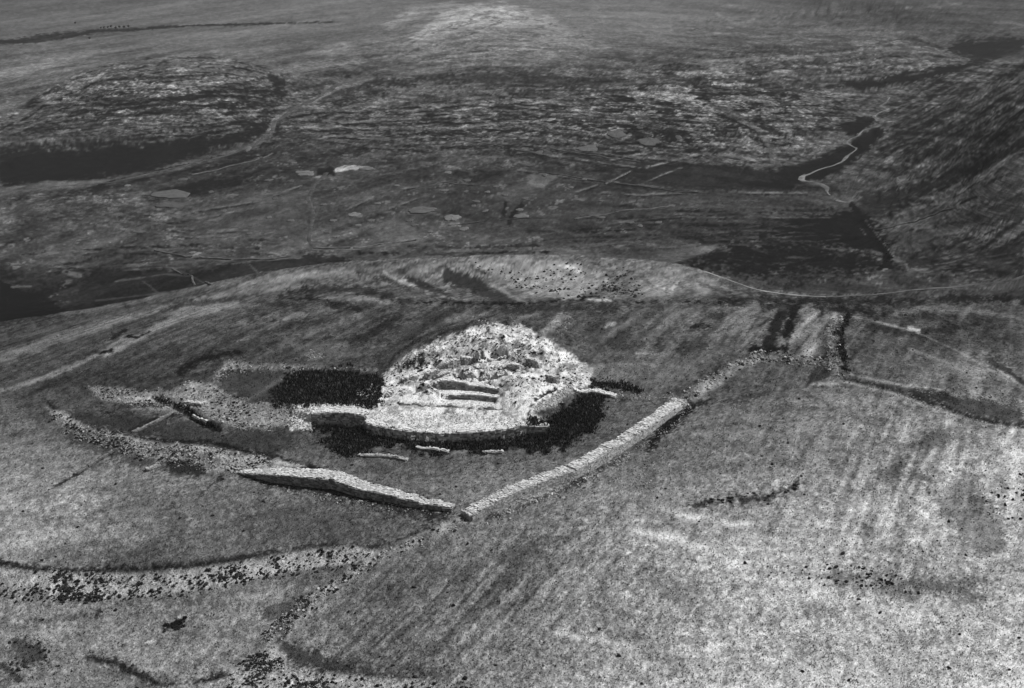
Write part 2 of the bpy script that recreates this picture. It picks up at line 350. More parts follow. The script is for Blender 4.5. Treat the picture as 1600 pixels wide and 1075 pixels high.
mixr = sstep(700, 1000, PX); sM = sL * (1 - mixr) + sD * mixr
TF = T * (1 + .22 * gr + .42 * sM * (1 - .5 * rocky) + .05 * sC + .14 * pA + .10 * pB)
rockm = sstep(-.03, .06, pA + .5 * sA + .4 * pB + .25 * gr)
light = sstep(.06, .2, sA + .3 * pB + .3 * gr); dark = sstep(.06, .2, sA2 + .3 * pB) * (1 - light)
hl = sstep(.05, .25, hc + .4 * pB + .3 * gr); hd = sstep(.1, .3, -hc + .4 * pB)
amp = rocky * (1 - .6 * sideR) * np.clip(T / 75, .75, 1.4) * (.4 + .6 * sstep(30, 130, PY))
TF = TF + amp * (1 - hillL) * (34 * (rockm - .42) + 18 * (light - .3) - 16 * dark + 18 * pB + 10 * gr)
TF = TF + amp * hillL * (40 * (hl - .35) - 32 * (hd - .2) + 18 * light - 16 * dark + 16 * gr + 8)
TF = TF + sideR * (34 * sR + 34 * (sstep(.08, .3, sR + .3 * pB) - .3) - 26 * sstep(.1, .3, -sR) + 16 * pB + 10 * (light - .3) - 8 * dark + 12 * gr)
lone = (1 - rocky) * sstep(.34, .44, pB + .35 * gr) * sstep(-.1, .25, pA)
TF = TF + 30 * lone * (PY > 150)
T = T + np.where(PLAIN, 5, 3); TF = T + (TF - T + 3) * (.45 + .55 * sstep(30, 130, PY)); TF = np.maximum(TF, 20)
T = np.where(HILL, TN, TF)

# edge noise shared by all patches, in photograph pixels
TEXR = np.where(HILL, np.clip(tex, .35, 1.7), 1 + .25 * gr + .06 * sC + .45 * sM + .15 * pB); FZ = np.where(HILL, .8 * n1 + .9 * n0, .9 * gr)
E1 = lfbm(.012, .024, 3, 81); E2 = lfbm(.003, .008, 2, 82)
def _apply(sel, w, tone, tex_amt, add=False):
    global T
    t0 = T[sel]
    if add: T[sel] = t0 + tone * w
    else:
        tt = t0 + (tone - t0) * np.where(HILL[sel], 1.3, 1.45); tt = np.maximum(tt, 8) * TEXR[sel] ** .85 * (1 + .6 * tex_amt * (.6 * E2[sel] + .5 * n1[sel] * HILL[sel]))
        T[sel] = t0 * (1 - w) + tt * w
def bounds(pts, pad, hill):
    p = np.asarray(pts, float); m = (PX > p[:, 0].min() - pad) & (PX < p[:, 0].max() + pad) & (PY > p[:, 1].min() - pad) & (PY < p[:, 1].max() + pad)
    if hill is not None: m &= (HILL == hill)
    return np.nonzero(m)
def patch(pts, tone, soft=5, rag=6, k=1.0, tex_amt=.25, hill=True, add=False, speck=0):
    sel = bounds(pts, soft + rag + 4, hill)
    if len(sel[0]) == 0: return
    d = sdist(pts, PX[sel], PY[sel]) + rag * E1[sel] + .9 * rag * E2[sel] + (soft + 2) * FZ[sel]
    w = sstep(soft, -soft, d) * k
    if speck: w = w * sstep(-speck, speck * .4, E2[sel] + .4 * E1[sel])
    _apply(sel, w, tone, tex_amt, add)
def stroke(pts, width, tone, soft=1.5, rag=2, k=1.0, tex_amt=.2, hill=True, add=False, brk=0):
    sel = bounds(pts, np.max(width) + soft + rag + 4, hill)
    if len(sel[0]) == 0: return
    d, t, _ = dist_poly(pts, PX[sel], PY[sel])
    wd = np.interp(t, np.linspace(0, 1, len(np.atleast_1d(width))), np.atleast_1d(width)) / 2
    d = d + rag * E1[sel] * .7 + rag * E2[sel] * .9 + (soft + 1) * .8 * FZ[sel]
    w = sstep(wd + soft, np.maximum(wd - soft, -soft), d) * k
    if brk: w = w * sstep(-brk, brk * .5, E1[sel] + E2[sel] * .5)
    _apply(sel, w, tone, tex_amt, add)

# ---- land beyond the hill
def fp(pts, tone, **k): patch(pts, tone, hill=False, **{**dict(soft=3, rag=3, tex_amt=.15), **k})
def fs(pts, w, tone, **k): stroke(pts, np.asarray(w) * 1.2, tone, hill=False, **{**dict(soft=1.2, rag=1.4, tex_amt=.2), **k})
fp([(0,240),(110,237),(170,228),(240,217),(330,212),(400,200),(425,190),(420,205),(360,228),(270,252),(120,285),(0,297)], 50, soft=9, rag=10)
fp([(500,155),(560,122),(600,124),(660,118),(650,132),(560,135),(520,150)], 70, soft=6, rag=7, k=.8)
fp([(640,118),(800,112),(1000,125),(980,138),(760,135)], 66, k=.5, soft=7, rag=9)
fp([(1500,62),(1600,60),(1600,88),(1540,96),(1480,78)], 66, soft=6, rag=6)
fp([(1290,132),(1380,120),(1470,102),(1560,92),(1500,112),(1420,128),(1350,140)], 60)
fp([(1310,195),(1345,183),(1368,186),(1350,205),(1325,212)], 52, soft=2, rag=2)
fp([(1190,270),(1250,255),(1330,225),(1370,195),(1385,205),(1350,240),(1290,280),(1230,290)], 56)
fp([(1000,250),(1180,262),(1250,285),(1240,300),(1100,295),(960,275)], 56, k=.7)
fp([(1120,378),(1230,380),(1330,392),(1395,398),(1392,412),(1330,420),(1240,436),(1160,430),(1060,412)], 44, soft=16, rag=22, k=.7)
fp([(1260,335),(1350,330),(1375,360),(1390,395),(1290,385),(1180,372),(1220,345)], 48, k=.8, rag=8)
fp([(1400,402),(1480,398),(1540,370),(1600,385),(1600,425),(1520,440),(1420,420)], 54, k=.55, rag=14, soft=8)
fp([(1340,300),(1440,290),(1600,215),(1600,230),(1500,280),(1400,325),(1345,330)], 62, k=.7, rag=8)
fp([(1400,330),(1480,305),(1600,265),(1600,345),(1540,352),(1480,370),(1420,392),(1390,365)], 92, k=.8, rag=10)
fp([(1470,310),(1560,262),(1600,235),(1600,280),(1540,310),(1490,335)], 122, k=.5, rag=14)
fp([(0,470),(60,478),(100,492),(0,508)], 30, soft=4)
fp([(0,440),(60,465),(110,490),(60,492),(0,462)], 28, soft=4)
fp([(150,420),(300,425),(420,402),(520,398),(560,410),(420,424),(300,450),(200,474),(100,490),(110,470)], 50, k=.6)
fp([(0,330),(60,310),(180,310),(250,330),(180,345),(60,352)], 80, k=.6, rag=10)
fp([(380,300),(480,300),(470,375),(300,385),(250,350),(330,330)], 80, k=.7, rag=12)
fp([(575,362),(615,342),(650,355),(660,378),(610,380)], 98, soft=2, rag=3, k=.9, tex_amt=.3)
fp([(808,282),(835,270),(872,276),(850,292),(825,294)], 92, soft=2, rag=2)
fp([(780,300),(820,280),(840,300),(800,312),(770,310)], 82, k=.7)
fp([(590,40),(650,8),(710,2),(720,8),(660,22),(610,45)], 140, soft=4, rag=6, k=.8)
fp([(640,50),(690,20),(750,6),(800,10),(830,22),(780,40),(700,48),(650,70)], 138, soft=6, rag=8, k=.75)
fp([(480,85),(510,68),(540,68),(560,78),(520,88)], 135, soft=4, rag=5, k=.7)
fp([(610,108),(650,104),(680,104),(700,110),(650,116),(615,118)], 112, soft=2, k=.9)
fp([(530,130),(560,122),(580,122),(560,132),(520,142)], 105, soft=2, k=.8)
fp([(330,92),(360,92),(370,100),(345,104)], 122, soft=2)
fp([(190,100),(215,96),(230,92),(290,92),(270,100),(200,108)], 112, soft=2, k=.7)
fp([(25,62),(60,55),(120,50),(150,52),(90,62),(30,70)], 78, k=.8)
fp([(60,68),(120,60),(160,58),(130,68),(70,72)], 118, k=.6)
fp([(0,196),(60,150),(150,107),(230,88),(340,88),(420,104),(445,150),(425,190),(330,212),(240,217),(170,228),(0,238)], -12, add=True, soft=2, k=1)
fp([(60,150),(150,110),(230,92),(340,92),(400,104),(300,118),(180,124),(90,160)], 12, add=True, soft=10, rag=8)  # paler crest paints a highlight that rounds the left hill
fs([(0,186),(60,144),(110,120),(150,102),(200,91),(250,85),(340,84),(420,103)], 2.5, 104, k=.8, rag=2)
fs([(0,193),(60,151),(110,127),(150,109),(200,97),(250,91),(340,91),(400,104)], 4, 58, k=.6, rag=4, brk=.3)
fs([(600,86),(650,49),(690,19),(750,4),(800,7),(850,20),(930,56)], 2.5, 98, k=.4, rag=4, brk=.4)
fs([(1330,78),(1420,59),(1520,91)], 2.5, 72, k=.7, rag=2); fs([(1480,117),(1540,99),(1610,79)], 3, 100, k=.4, rag=4, brk=.4)
fp([(600,88),(650,52),(690,22),(750,7),(800,9),(850,22),(930,58),(960,80),(880,95),(760,102),(660,102)], 14, add=True, soft=4, rag=3)
fp([(690,22),(750,7),(800,9),(850,22),(900,45),(820,40),(740,42),(650,75),(640,60)], 14, add=True, soft=7, rag=7)
fp([(1080,110),(1250,78),(1420,62),(1510,95),(1450,106),(1300,128),(1240,132),(1140,140)], 8, add=True, soft=3, rag=4)
fp([(1480,116),(1600,78),(1600,92),(1500,130)], 22, add=True, soft=4, rag=5)
for k_ in range(26):
    a = 620 + rng.uniform(0, 300); b = 30 + abs(a - 765) * .22 + rng.uniform(0, 40)
    sl = -.35 if a < 765 else .28
    fs([(a - 16, b - 16 * sl), (a, b), (a + 22, b + 22 * sl)], 2.4, 142 if k_ % 3 else 88, brk=.5, k=.6)
fs([(0,66),(50,64),(100,58),(150,48),(200,47),(260,42),(330,39),(420,37),(520,34)], [6,5,4,3,3,2,2,1.5,1], 70, rag=.6)
for a, b, w, tn in [(0,98,190,110),(60,110,250,108),(700,62,120,120),(880,45,200,118),(1000,98,260,118),(950,132,120,108),(1150,95,240,122),(640,92,160,118)]:
    fs([(a,b),(a+w*.5,b-4),(a+w,b-3)], 3, tn, brk=.3, k=.7)
fs([(1100,97),(1160,92),(1230,90),(1280,86),(1340,80),(1410,62)], [3,5,6,5,3,2], 138, brk=.25, rag=3)
fs([(1130,8),(1200,18),(1300,22),(1400,14),(1500,6)], 5, 130, brk=.35, rag=3, k=.7)
fs([(1120,22),(1150,38),(1180,30)], 3, 135, k=.7)
fs([(800,45),(900,48),(1100,45),(1150,42)], 3, 122, k=.7, brk=.4)
# terrace lines and field edges in the valley
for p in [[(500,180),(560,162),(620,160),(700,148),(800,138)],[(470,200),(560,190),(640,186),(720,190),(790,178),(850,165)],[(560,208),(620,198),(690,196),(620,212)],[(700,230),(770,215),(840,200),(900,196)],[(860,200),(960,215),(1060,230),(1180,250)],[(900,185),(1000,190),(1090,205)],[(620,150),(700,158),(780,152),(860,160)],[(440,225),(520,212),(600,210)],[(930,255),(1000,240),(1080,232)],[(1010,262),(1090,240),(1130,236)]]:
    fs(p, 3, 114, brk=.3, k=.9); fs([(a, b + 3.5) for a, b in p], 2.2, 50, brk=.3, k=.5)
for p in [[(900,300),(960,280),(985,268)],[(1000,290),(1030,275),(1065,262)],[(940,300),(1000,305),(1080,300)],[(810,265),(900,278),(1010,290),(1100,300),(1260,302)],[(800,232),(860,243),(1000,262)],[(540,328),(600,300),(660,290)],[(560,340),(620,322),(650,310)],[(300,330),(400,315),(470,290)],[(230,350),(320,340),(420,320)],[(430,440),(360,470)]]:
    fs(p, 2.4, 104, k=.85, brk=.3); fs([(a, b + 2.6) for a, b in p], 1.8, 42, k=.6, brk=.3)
fs([(0,300),(70,290),(170,285),(270,262),(340,245),(400,225),(425,205)], [12,11,8,8,8,7,5], 88, rag=3, soft=2, k=.85)
fs([(100,305),(180,282),(250,266),(350,243)], 2.5, 46, k=.7, brk=.3)
fs([(300,270),(400,245),(430,240)], 2, 44, k=.6)
fs([(420,208),(428,190),(455,172),(500,152),(545,128),(580,121)], [6,7,5,5,6,6], 104, rag=1.5)
fs([(440,118),(445,135),(462,150),(480,165)], 3, 96, k=.7)
fs([(425,122),(440,128)], 10, 66, k=.7)
fs([(510,270),(490,290),(482,310),(490,335),(484,362),(482,375),(490,385)], [5,5,5,4,4,5,4], 84, rag=1.5, k=.8)
fs([(490,388),(560,388),(610,380),(660,374)], 3, 100, k=.9)
fs([(630,396),(700,393),(760,378),(850,366),(900,358)], 2.5, 94, k=.8, brk=.4)
fs([(230,385),(290,400),(360,405),(430,405),(470,402)], 2.5, 94, k=.9)
fs([(180,395),(240,398),(290,402)], 2.5, 60)
fs([(60,410),(110,420),(150,412),(190,400)], [3,6,4,3], 84, rag=3)
for p in [[(270,418),(300,432),(330,448)],[(385,408),(405,428)],[(225,440),(250,460)],[(330,445),(250,458),(150,470)],[(180,440),(260,428),(300,432)]]: fs(p, 1.8, 84, k=.7)
fs([(100,425),(125,430)], 7, 92, k=.8); fs([(20,448),(48,447)], 2.5, 78)
fs([(500,268),(520,268),(515,265)], 9, 34, k=.9); 
fs([(465,268),(480,275),(500,276)], 4, 112, brk=.2); fs([(525,266),(548,262),(575,262)], [5,6,3], 138, rag=2)
fs([(545,335),(570,338),(600,332),(615,332)], 4, 112, brk=.3)
fs([(640,332),(665,328),(690,338)], 5, 96, brk=.2)
fs([(790,318),(788,335)], 5, 44, k=.7); fs([(815,320),(800,335),(795,350)], 6, 48, k=.7)
# light streaks over the left meadow, dark ones through the flats
for a, b, w, tn in [(300,365,110,96),(340,375,90,104),(290,350,80,92),(380,350,90,88),(130,348,60,96),(230,340,50,98),(200,368,60,90),(400,392,50,98),(60,366,50,84)]:
    fs([(a,b),(a+w*.5,b-6),(a+w,b-14)], 4, tn, brk=.5, rag=3, k=.75)
for a, b, w, tn in [(900,340,250,42),(980,350,260,40),(1010,368,200,44),(1100,352,200,40),(820,360,200,46),(1060,330,240,46),(560,395,300,44),(640,385,200,48),(1180,345,120,44)]:
    fs([(a,b),(a+w*.5,b+2),(a+w,b-2)], 4, tn, brk=.6, rag=4, k=.7)
for a, b, w, tn in [(1050,392,90,92),(930,372,160,72),(1180,365,60,76),(1060,385,60,84),(1200,352,80,74),(1230,402,60,80),(1180,412,60,70)]:
    fs([(a,b),(a+w*.5,b+1),(a+w,b-2)], 4, tn, brk=.5, rag=4, k=.6)
fp([(960,405),(1040,392),(1130,380),(1140,382),(1080,402),(1040,412)], 88, k=.8)
for p in [[(1400,355),(1440,345),(1490,325),(1540,308),(1600,300)],[(1540,300),(1580,270),(1600,250)]]: fs(p, 2.5, 112, k=.7)
fs([(1500,318),(1525,308)], 4, 40)
for k_ in range(9):
    a, b = 1440 + 16 * k_, 395 - 4 * k_
    fs([(a - 40, b + 18), (a, b - 2), (a + 40, b - 26)], 2.2, 84 if k_ % 2 else 52, brk=.4, rag=3, k=.6)
for k_ in range(16):
    a = 1400 + rng.uniform(0, 190); b = 330 - (a - 1400) * .35 + rng.uniform(-50, 40)
    fs([(a - 30, b + 14), (a + 5, b - 2), (a + 40, b - 16)], 3.5, [118, 62, 104, 70][k_ % 4], brk=.5, rag=4, k=.55)
for p in [[(1440,190),(1470,172),(1500,160)],[(1450,215),(1490,190),(1530,175)],[(1500,200),(1540,168)],[(1560,195),(1590,180)],[(1420,225),(1400,250),(1380,262)]]:
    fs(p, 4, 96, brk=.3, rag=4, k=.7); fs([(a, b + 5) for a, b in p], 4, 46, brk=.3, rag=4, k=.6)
# little spur road bend right of the middle
fs([(1110,165),(1135,172),(1165,190),(1185,205),(1200,225),(1210,250)], [5,8,9,8,8,10], 98, rag=2, k=.8)
fs([(1120,178),(1150,190),(1180,205),(1195,230)], 3, 54, k=.7)
fs([(1155,200),(1165,212),(1185,232),(1190,238)], 4, 120, brk=.3)
fs([(1180,262),(1230,250),(1250,258)], 5, 88, brk=.3)
# terrace ledges that follow the shape of each hill: pale rock lip with a darker foot
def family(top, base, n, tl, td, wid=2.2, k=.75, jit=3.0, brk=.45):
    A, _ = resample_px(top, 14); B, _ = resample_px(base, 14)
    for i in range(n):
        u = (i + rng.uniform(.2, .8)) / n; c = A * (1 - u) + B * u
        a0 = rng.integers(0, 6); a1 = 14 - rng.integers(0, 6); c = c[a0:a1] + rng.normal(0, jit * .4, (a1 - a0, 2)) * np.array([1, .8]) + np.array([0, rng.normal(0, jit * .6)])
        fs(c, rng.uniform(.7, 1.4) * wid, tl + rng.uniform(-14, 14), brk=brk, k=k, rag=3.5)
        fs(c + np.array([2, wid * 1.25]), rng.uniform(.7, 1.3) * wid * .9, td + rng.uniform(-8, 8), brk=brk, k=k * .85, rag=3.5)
def resample_px(p, n):
    p = np.asarray(p, float); L = np.concatenate([[0], np.cumsum(np.linalg.norm(np.diff(p, axis=0), axis=1))]); t = np.linspace(0, L[-1], n)
    return np.stack([np.interp(t, L, p[:, 0]), np.interp(t, L, p[:, 1])], 1), L[-1]
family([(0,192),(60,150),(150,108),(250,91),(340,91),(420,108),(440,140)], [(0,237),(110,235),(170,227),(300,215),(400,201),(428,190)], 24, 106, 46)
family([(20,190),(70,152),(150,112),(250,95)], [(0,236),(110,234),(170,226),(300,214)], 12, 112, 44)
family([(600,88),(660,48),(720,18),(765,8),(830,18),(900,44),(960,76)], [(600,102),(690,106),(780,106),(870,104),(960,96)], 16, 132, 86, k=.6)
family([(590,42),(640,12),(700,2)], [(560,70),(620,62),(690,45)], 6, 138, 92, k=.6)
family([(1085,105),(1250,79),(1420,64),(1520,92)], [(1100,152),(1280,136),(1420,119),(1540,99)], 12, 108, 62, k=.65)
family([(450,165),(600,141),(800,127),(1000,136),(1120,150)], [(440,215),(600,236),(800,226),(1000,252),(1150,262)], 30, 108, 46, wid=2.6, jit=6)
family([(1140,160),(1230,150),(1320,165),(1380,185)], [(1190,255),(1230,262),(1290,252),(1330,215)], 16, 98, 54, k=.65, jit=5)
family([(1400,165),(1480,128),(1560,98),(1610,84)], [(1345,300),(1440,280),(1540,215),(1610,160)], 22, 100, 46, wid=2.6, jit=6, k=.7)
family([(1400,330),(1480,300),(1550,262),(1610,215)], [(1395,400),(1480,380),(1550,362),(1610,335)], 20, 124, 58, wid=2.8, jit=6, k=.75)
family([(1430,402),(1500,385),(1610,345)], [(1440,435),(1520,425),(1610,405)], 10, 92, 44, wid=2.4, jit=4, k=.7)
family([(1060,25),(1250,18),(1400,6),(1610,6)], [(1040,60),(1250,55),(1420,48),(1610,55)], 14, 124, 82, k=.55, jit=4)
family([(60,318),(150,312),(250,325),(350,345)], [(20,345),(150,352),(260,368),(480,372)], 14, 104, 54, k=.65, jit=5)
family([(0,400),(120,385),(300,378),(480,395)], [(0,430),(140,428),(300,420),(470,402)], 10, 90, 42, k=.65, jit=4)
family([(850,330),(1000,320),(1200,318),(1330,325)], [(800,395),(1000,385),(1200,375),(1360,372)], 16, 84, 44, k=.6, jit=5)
# stream line
STREAM = [(1390,152),(1385,160),(1376,166),(1390,170),(1370,178),(1366,183),(1382,188),(1372,197),(1350,203),(1342,212),(1322,222),(1340,232),(1325,243),(1316,253),(1290,262),(1272,268),(1255,275),(1253,282),(1275,286),(1292,293),(1294,304),(1308,313),(1330,316)]
fs(STREAM, 3, 104, rag=2, k=.75, brk=.3)
fs([(1330,318),(1340,332),(1350,352),(1360,365),(1372,380),(1386,398),(1388,412),(1375,420)], [6,6,6,9,14,14,14,8], 34, rag=5, k=.85)
fs([(1344,330),(1356,350),(1368,364),(1384,384),(1398,402)], 2.2, 104, brk=.35); fs([(1328,330),(1342,352),(1352,366)], 2, 88, brk=.3)
fs([(1395,405),(1415,410),(1420,424),(1450,420)], 3, 98, k=.8)

# ---- the near hill
P_ = patch; S_ = stroke
for p, w, tn in [([(100,492),(200,472),(300,452),(380,436)],5,96),([(0,560),(90,530),(180,500),(290,478)],14,108),([(0,585),(100,545),(200,510),(300,470)],6,78),([(0,530),(120,505),(230,480)],5,86),
    ([(380,446),(450,432),(560,424)],10,118),([(300,470),(400,452),(480,448)],10,112),([(460,470),(550,464),(620,470)],7,122),
    ([(640,470),(570,455),(520,452),(450,458)],9,62),([(560,425),(620,440),(640,452)],6,66),([(640,440),(700,465),(715,472)],16,62),([(700,430),(760,452),(790,470)],24,66),
    ([(740,415),(765,428)],5,52),([(640,425),(670,418),(690,412)],4,128),([(600,425),(640,445),(665,455),(720,470)],3,140),([(760,440),(800,462),(830,478)],6,120)]:
    S_(p, w, tn, soft=4, rag=6, k=.95)
P_([(740,412),(820,403),(880,408),(945,425),(945,442),(920,458),(880,465),(840,462),(790,440)], 138, soft=5, rag=8, k=.85, tex_amt=.35)
S_([(875,414),(890,418),(905,424)], 6, 178, rag=2)
S_([(930,424),(945,432),(948,440)], 6, 146, rag=3, k=.7)
P_([(1000,430),(1060,420),(1130,435),(1110,455),(1040,468),(1000,460)], 122, soft=6, rag=10, k=.6)
S_([(1030,450),(1050,452),(1060,440)], 6, 165, rag=4, brk=.2); S_([(1070,436),(1110,444)], 3, 160, brk=.3)
for k_ in range(7):
    a = 960 + 22 * k_
    S_([(a,420 + k_ * 2),(a+30,440 + k_),(a+62,458)], 2.5, 78 if k_ % 2 else 128, rag=3, k=.5)
# the dark strip of the drop behind the plateau
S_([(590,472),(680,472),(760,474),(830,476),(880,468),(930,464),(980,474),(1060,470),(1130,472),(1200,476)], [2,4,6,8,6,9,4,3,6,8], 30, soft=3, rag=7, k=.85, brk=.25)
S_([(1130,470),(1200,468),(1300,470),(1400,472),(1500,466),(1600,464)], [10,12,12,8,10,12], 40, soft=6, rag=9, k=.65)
S_([(920,468),(955,470)], 4, 150, rag=1)
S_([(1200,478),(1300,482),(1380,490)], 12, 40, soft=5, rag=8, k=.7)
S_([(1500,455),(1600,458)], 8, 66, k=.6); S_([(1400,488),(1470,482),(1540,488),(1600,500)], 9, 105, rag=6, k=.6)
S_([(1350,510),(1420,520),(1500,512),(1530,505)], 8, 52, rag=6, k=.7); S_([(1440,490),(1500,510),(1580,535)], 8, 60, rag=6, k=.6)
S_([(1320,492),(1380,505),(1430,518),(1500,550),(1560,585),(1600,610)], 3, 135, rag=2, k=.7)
S_([(1420,545),(1490,570),(1500,578)], 3, 132, k=.6); S_([(1420,512),(1435,517)], 6, 140, rag=2)
S_([(1540,560),(1600,598)], 10, 58, rag=5, k=.7); S_([(1560,578),(1600,606)], 3, 140)
# strips of the plateau behind the tower
for p, w, tn, k in [([(880,490),(850,520),(830,540)],16,118,.6),([(850,485),(800,505)],6,110,.5),([(1180,480),(1150,510)],16,112,.5),([(1220,490),(1195,550)],22,56,.75),([(1243,485),(1228,520)],14,44,.85),([(1180,548),(1225,545)],14,38,.85),
    ([(1265,490),(1262,545)],26,124,.6),([(1060,545),(1100,540)],12,64,.6),([(1120,510),(1080,540)],10,74,.6),([(1085,508),(1110,510)],6,52,.7),([(620,500),(560,530),(520,545)],18,54,.7),([(700,490),(640,520)],18,66,.6),([(540,500),(470,530)],14,70,.6),
    ([(520,480),(440,500),(380,505)],12,112,.6),([(560,490),(480,525)],8,112,.6),([(400,540),(300,560)],18,70,.6),([(760,488),(820,482),(960,482)],10,60,.6),([(930,525),(960,530)],30,70,.6),([(480,545),(540,540)],12,104,.5),
    ([(300,475),(380,470),(480,480)],8,70,.6),([(440,462),(500,470),(560,482)],7,54,.65),([(390,500),(460,505),(520,500)],5,62,.6),([(700,500),(760,490)],10,110,.45),([(1000,490),(940,530)],9,112,.4),([(1060,490),(1000,535)],9,112,.4),([(1100,485),(1130,500)],8,64,.5)]:
    S_(p, w, tn, soft=4, rag=7, k=min(1, k * 1.35))
S_([(165,555),(230,520),(290,490),(370,475)], [10,14,18,10], 128, soft=3, rag=4, k=.75)
S_([(0,612),(70,590),(120,570),(170,545),(190,530)], [8,7,7,8,5], 120, soft=2, rag=3, k=.85)
S_([(25,628),(80,600),(140,580)], 5, 52, soft=3, rag=3, k=.7)
S_([(155,552),(175,548)], 4, 34); S_([(200,525),(215,527),(235,518)], 3, 38); S_([(175,530),(195,515)], 5, 46, k=.8)
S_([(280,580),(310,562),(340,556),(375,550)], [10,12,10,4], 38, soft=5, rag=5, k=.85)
S_([(480,548),(520,552),(560,555)], 8, 100, k=.4)
P_([(440,545),(520,535),(560,552),(500,560)], 88, k=.4)
P_([(475,552),(495,548),(500,560),(480,566)], 118, soft=2, rag=4, k=.7); P_([(440,540),(470,535),(480,542),(445,548)], 112, k=.7)
# rubble around the tower, west side
P_([(140,606),(160,603),(230,612),(330,596),(352,566),(420,570),(470,572),(530,573),(590,576),(592,582),(530,580),(470,578),(420,580),(370,580),(338,600),(368,622),(462,632),(462,660),(420,672),(360,668),(330,650),(270,640),(210,640),(160,625)], 132, soft=3, rag=5, k=.95, tex_amt=.55)
P_([(345,580),(420,578),(460,580),(440,600),(425,630),(370,622),(340,598)], 66, soft=5, rag=5, k=.85)
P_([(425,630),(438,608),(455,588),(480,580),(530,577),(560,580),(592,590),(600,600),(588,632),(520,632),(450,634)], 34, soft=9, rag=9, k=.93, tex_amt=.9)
S_([(378,632),(420,605),(440,592)], 5, 92, soft=3, rag=4, k=.6)
P_([(553,614),(570,608),(588,606),(582,618),(562,620)], 150, soft=2, rag=3, tex_amt=.5)
P_([(95,655),(120,640),(200,645),(270,655),(240,690),(180,672),(120,660)], 58, soft=6, rag=6, k=.8)
P_([(230,655),(300,655),(340,672),(450,668),(470,690),(430,712),(330,705),(250,692)], 64, soft=7, rag=7, k=.75)
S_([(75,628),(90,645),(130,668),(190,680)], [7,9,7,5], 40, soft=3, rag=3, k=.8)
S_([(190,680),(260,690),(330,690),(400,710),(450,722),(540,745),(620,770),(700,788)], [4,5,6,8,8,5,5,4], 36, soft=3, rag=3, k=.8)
P_([(70,636),(90,640),(140,668),(230,690),(330,700),(420,715),(480,728),(400,735),(370,742),(320,735),(260,722),(190,705),(120,680),(85,660)], 140, soft=2, rag=4, tex_amt=.6, k=.95)
P_([(120,676),(230,716),(330,742),(290,747),(200,724),(110,694)], 58, soft=5, rag=6, k=.45)
P_([(30,615),(75,625),(70,640),(20,640)], 72, k=.6)
S_([(240,622),(280,632),(300,645),(318,662),(345,672)], [5,7,10,12,8], 20, soft=2, rag=3)  # trench toned near black, painting the shade inside it
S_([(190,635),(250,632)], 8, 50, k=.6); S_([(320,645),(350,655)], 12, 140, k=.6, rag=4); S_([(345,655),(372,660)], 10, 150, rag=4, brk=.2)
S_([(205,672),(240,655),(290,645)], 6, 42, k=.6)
P_([(360,735),(480,745),(640,780),(710,798),(700,815),(600,795),(480,770),(380,750)], 52, soft=7, rag=6, k=.8)
# tower mound, terrace in front, its darkness of weeds and painted pit shade
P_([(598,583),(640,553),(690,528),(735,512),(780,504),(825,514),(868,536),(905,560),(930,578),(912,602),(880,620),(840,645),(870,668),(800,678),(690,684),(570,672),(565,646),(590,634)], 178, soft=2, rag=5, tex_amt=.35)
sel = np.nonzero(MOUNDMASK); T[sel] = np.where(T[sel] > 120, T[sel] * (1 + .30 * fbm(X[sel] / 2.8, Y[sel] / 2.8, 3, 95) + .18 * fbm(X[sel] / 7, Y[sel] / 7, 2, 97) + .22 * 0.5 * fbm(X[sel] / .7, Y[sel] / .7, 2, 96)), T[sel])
P_([(456,634),(500,628),(590,634),(570,650),(568,665),(490,668),(455,672)], 205, soft=2, rag=3, tex_amt=.3)
S_([(580,655),(620,645),(670,652)], 12, 238, k=.6, rag=4); S_([(690,672),(730,665),(760,662)], 7, 240, k=.8, rag=3); S_([(585,660),(640,668)], 4, 235, k=.6)
S_([(640,662),(700,652),(780,655),(830,658)], 14, 196, tex_amt=.6, rag=5, k=.8)
for q in [(640,575,26,10,95,.6),(657,567,14,7,50,.8),(675,556,16,7,88,.6),(735,552,14,6,130,.5),(740,530,26,4,110,.7),(770,527,12,5,60,.7),(784,535,7,4,40,.8),(775,547,14,6,90,.5),(838,553,12,5,60,.8),(820,540,14,6,130,.6),(815,572,14,6,110,.6),(700,545,16,5,140,.5),(880,580,14,7,140,.5),(865,592,10,5,90,.6),(895,575,10,6,120,.5),(820,582,8,4,140,.4),(690,610,5,3,150,.5),(640,637,60,5,140,.45),(720,637,40,4,110,.5),(800,643,16,5,140,.5),(690,575,20,8,165,.6),(640,600,20,8,160,.8),(700,575,26,9,150,.7),(770,540,24,7,165,.7),(850,545,20,7,160,.7),(650,590,18,7,150,.7),(740,568,20,6,140,.7),(805,560,18,6,150,.7),(720,545,24,6,160,.6),(890,590,14,6,165,.6),(850,560,18,5,150,.4),(612,590,16,6,165,.5),(855,580,14,6,190,.7),(828,600,10,8,190,.6)]:  # mottled rubble tones; the darkest ovals paint the shade of the pits
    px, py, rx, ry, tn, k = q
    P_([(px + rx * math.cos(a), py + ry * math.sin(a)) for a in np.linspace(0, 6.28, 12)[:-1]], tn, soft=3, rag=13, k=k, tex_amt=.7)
P_([(826,650),(835,630),(855,615),(880,612),(900,604),(890,615),(868,632),(845,642)], 165, soft=2, rag=3, tex_amt=.6, k=.9)
S_([(812,652),(828,625),(860,612),(900,600)], 4, 215, rag=1.5); S_([(838,625),(856,614),(866,611)], 6, 62, rag=3, k=.85); S_([(826,648),(832,632)], 6, 62, rag=3, k=.8)
P_([(905,590),(925,580),(925,600),(910,605)], 190, soft=3, rag=4, k=.8)
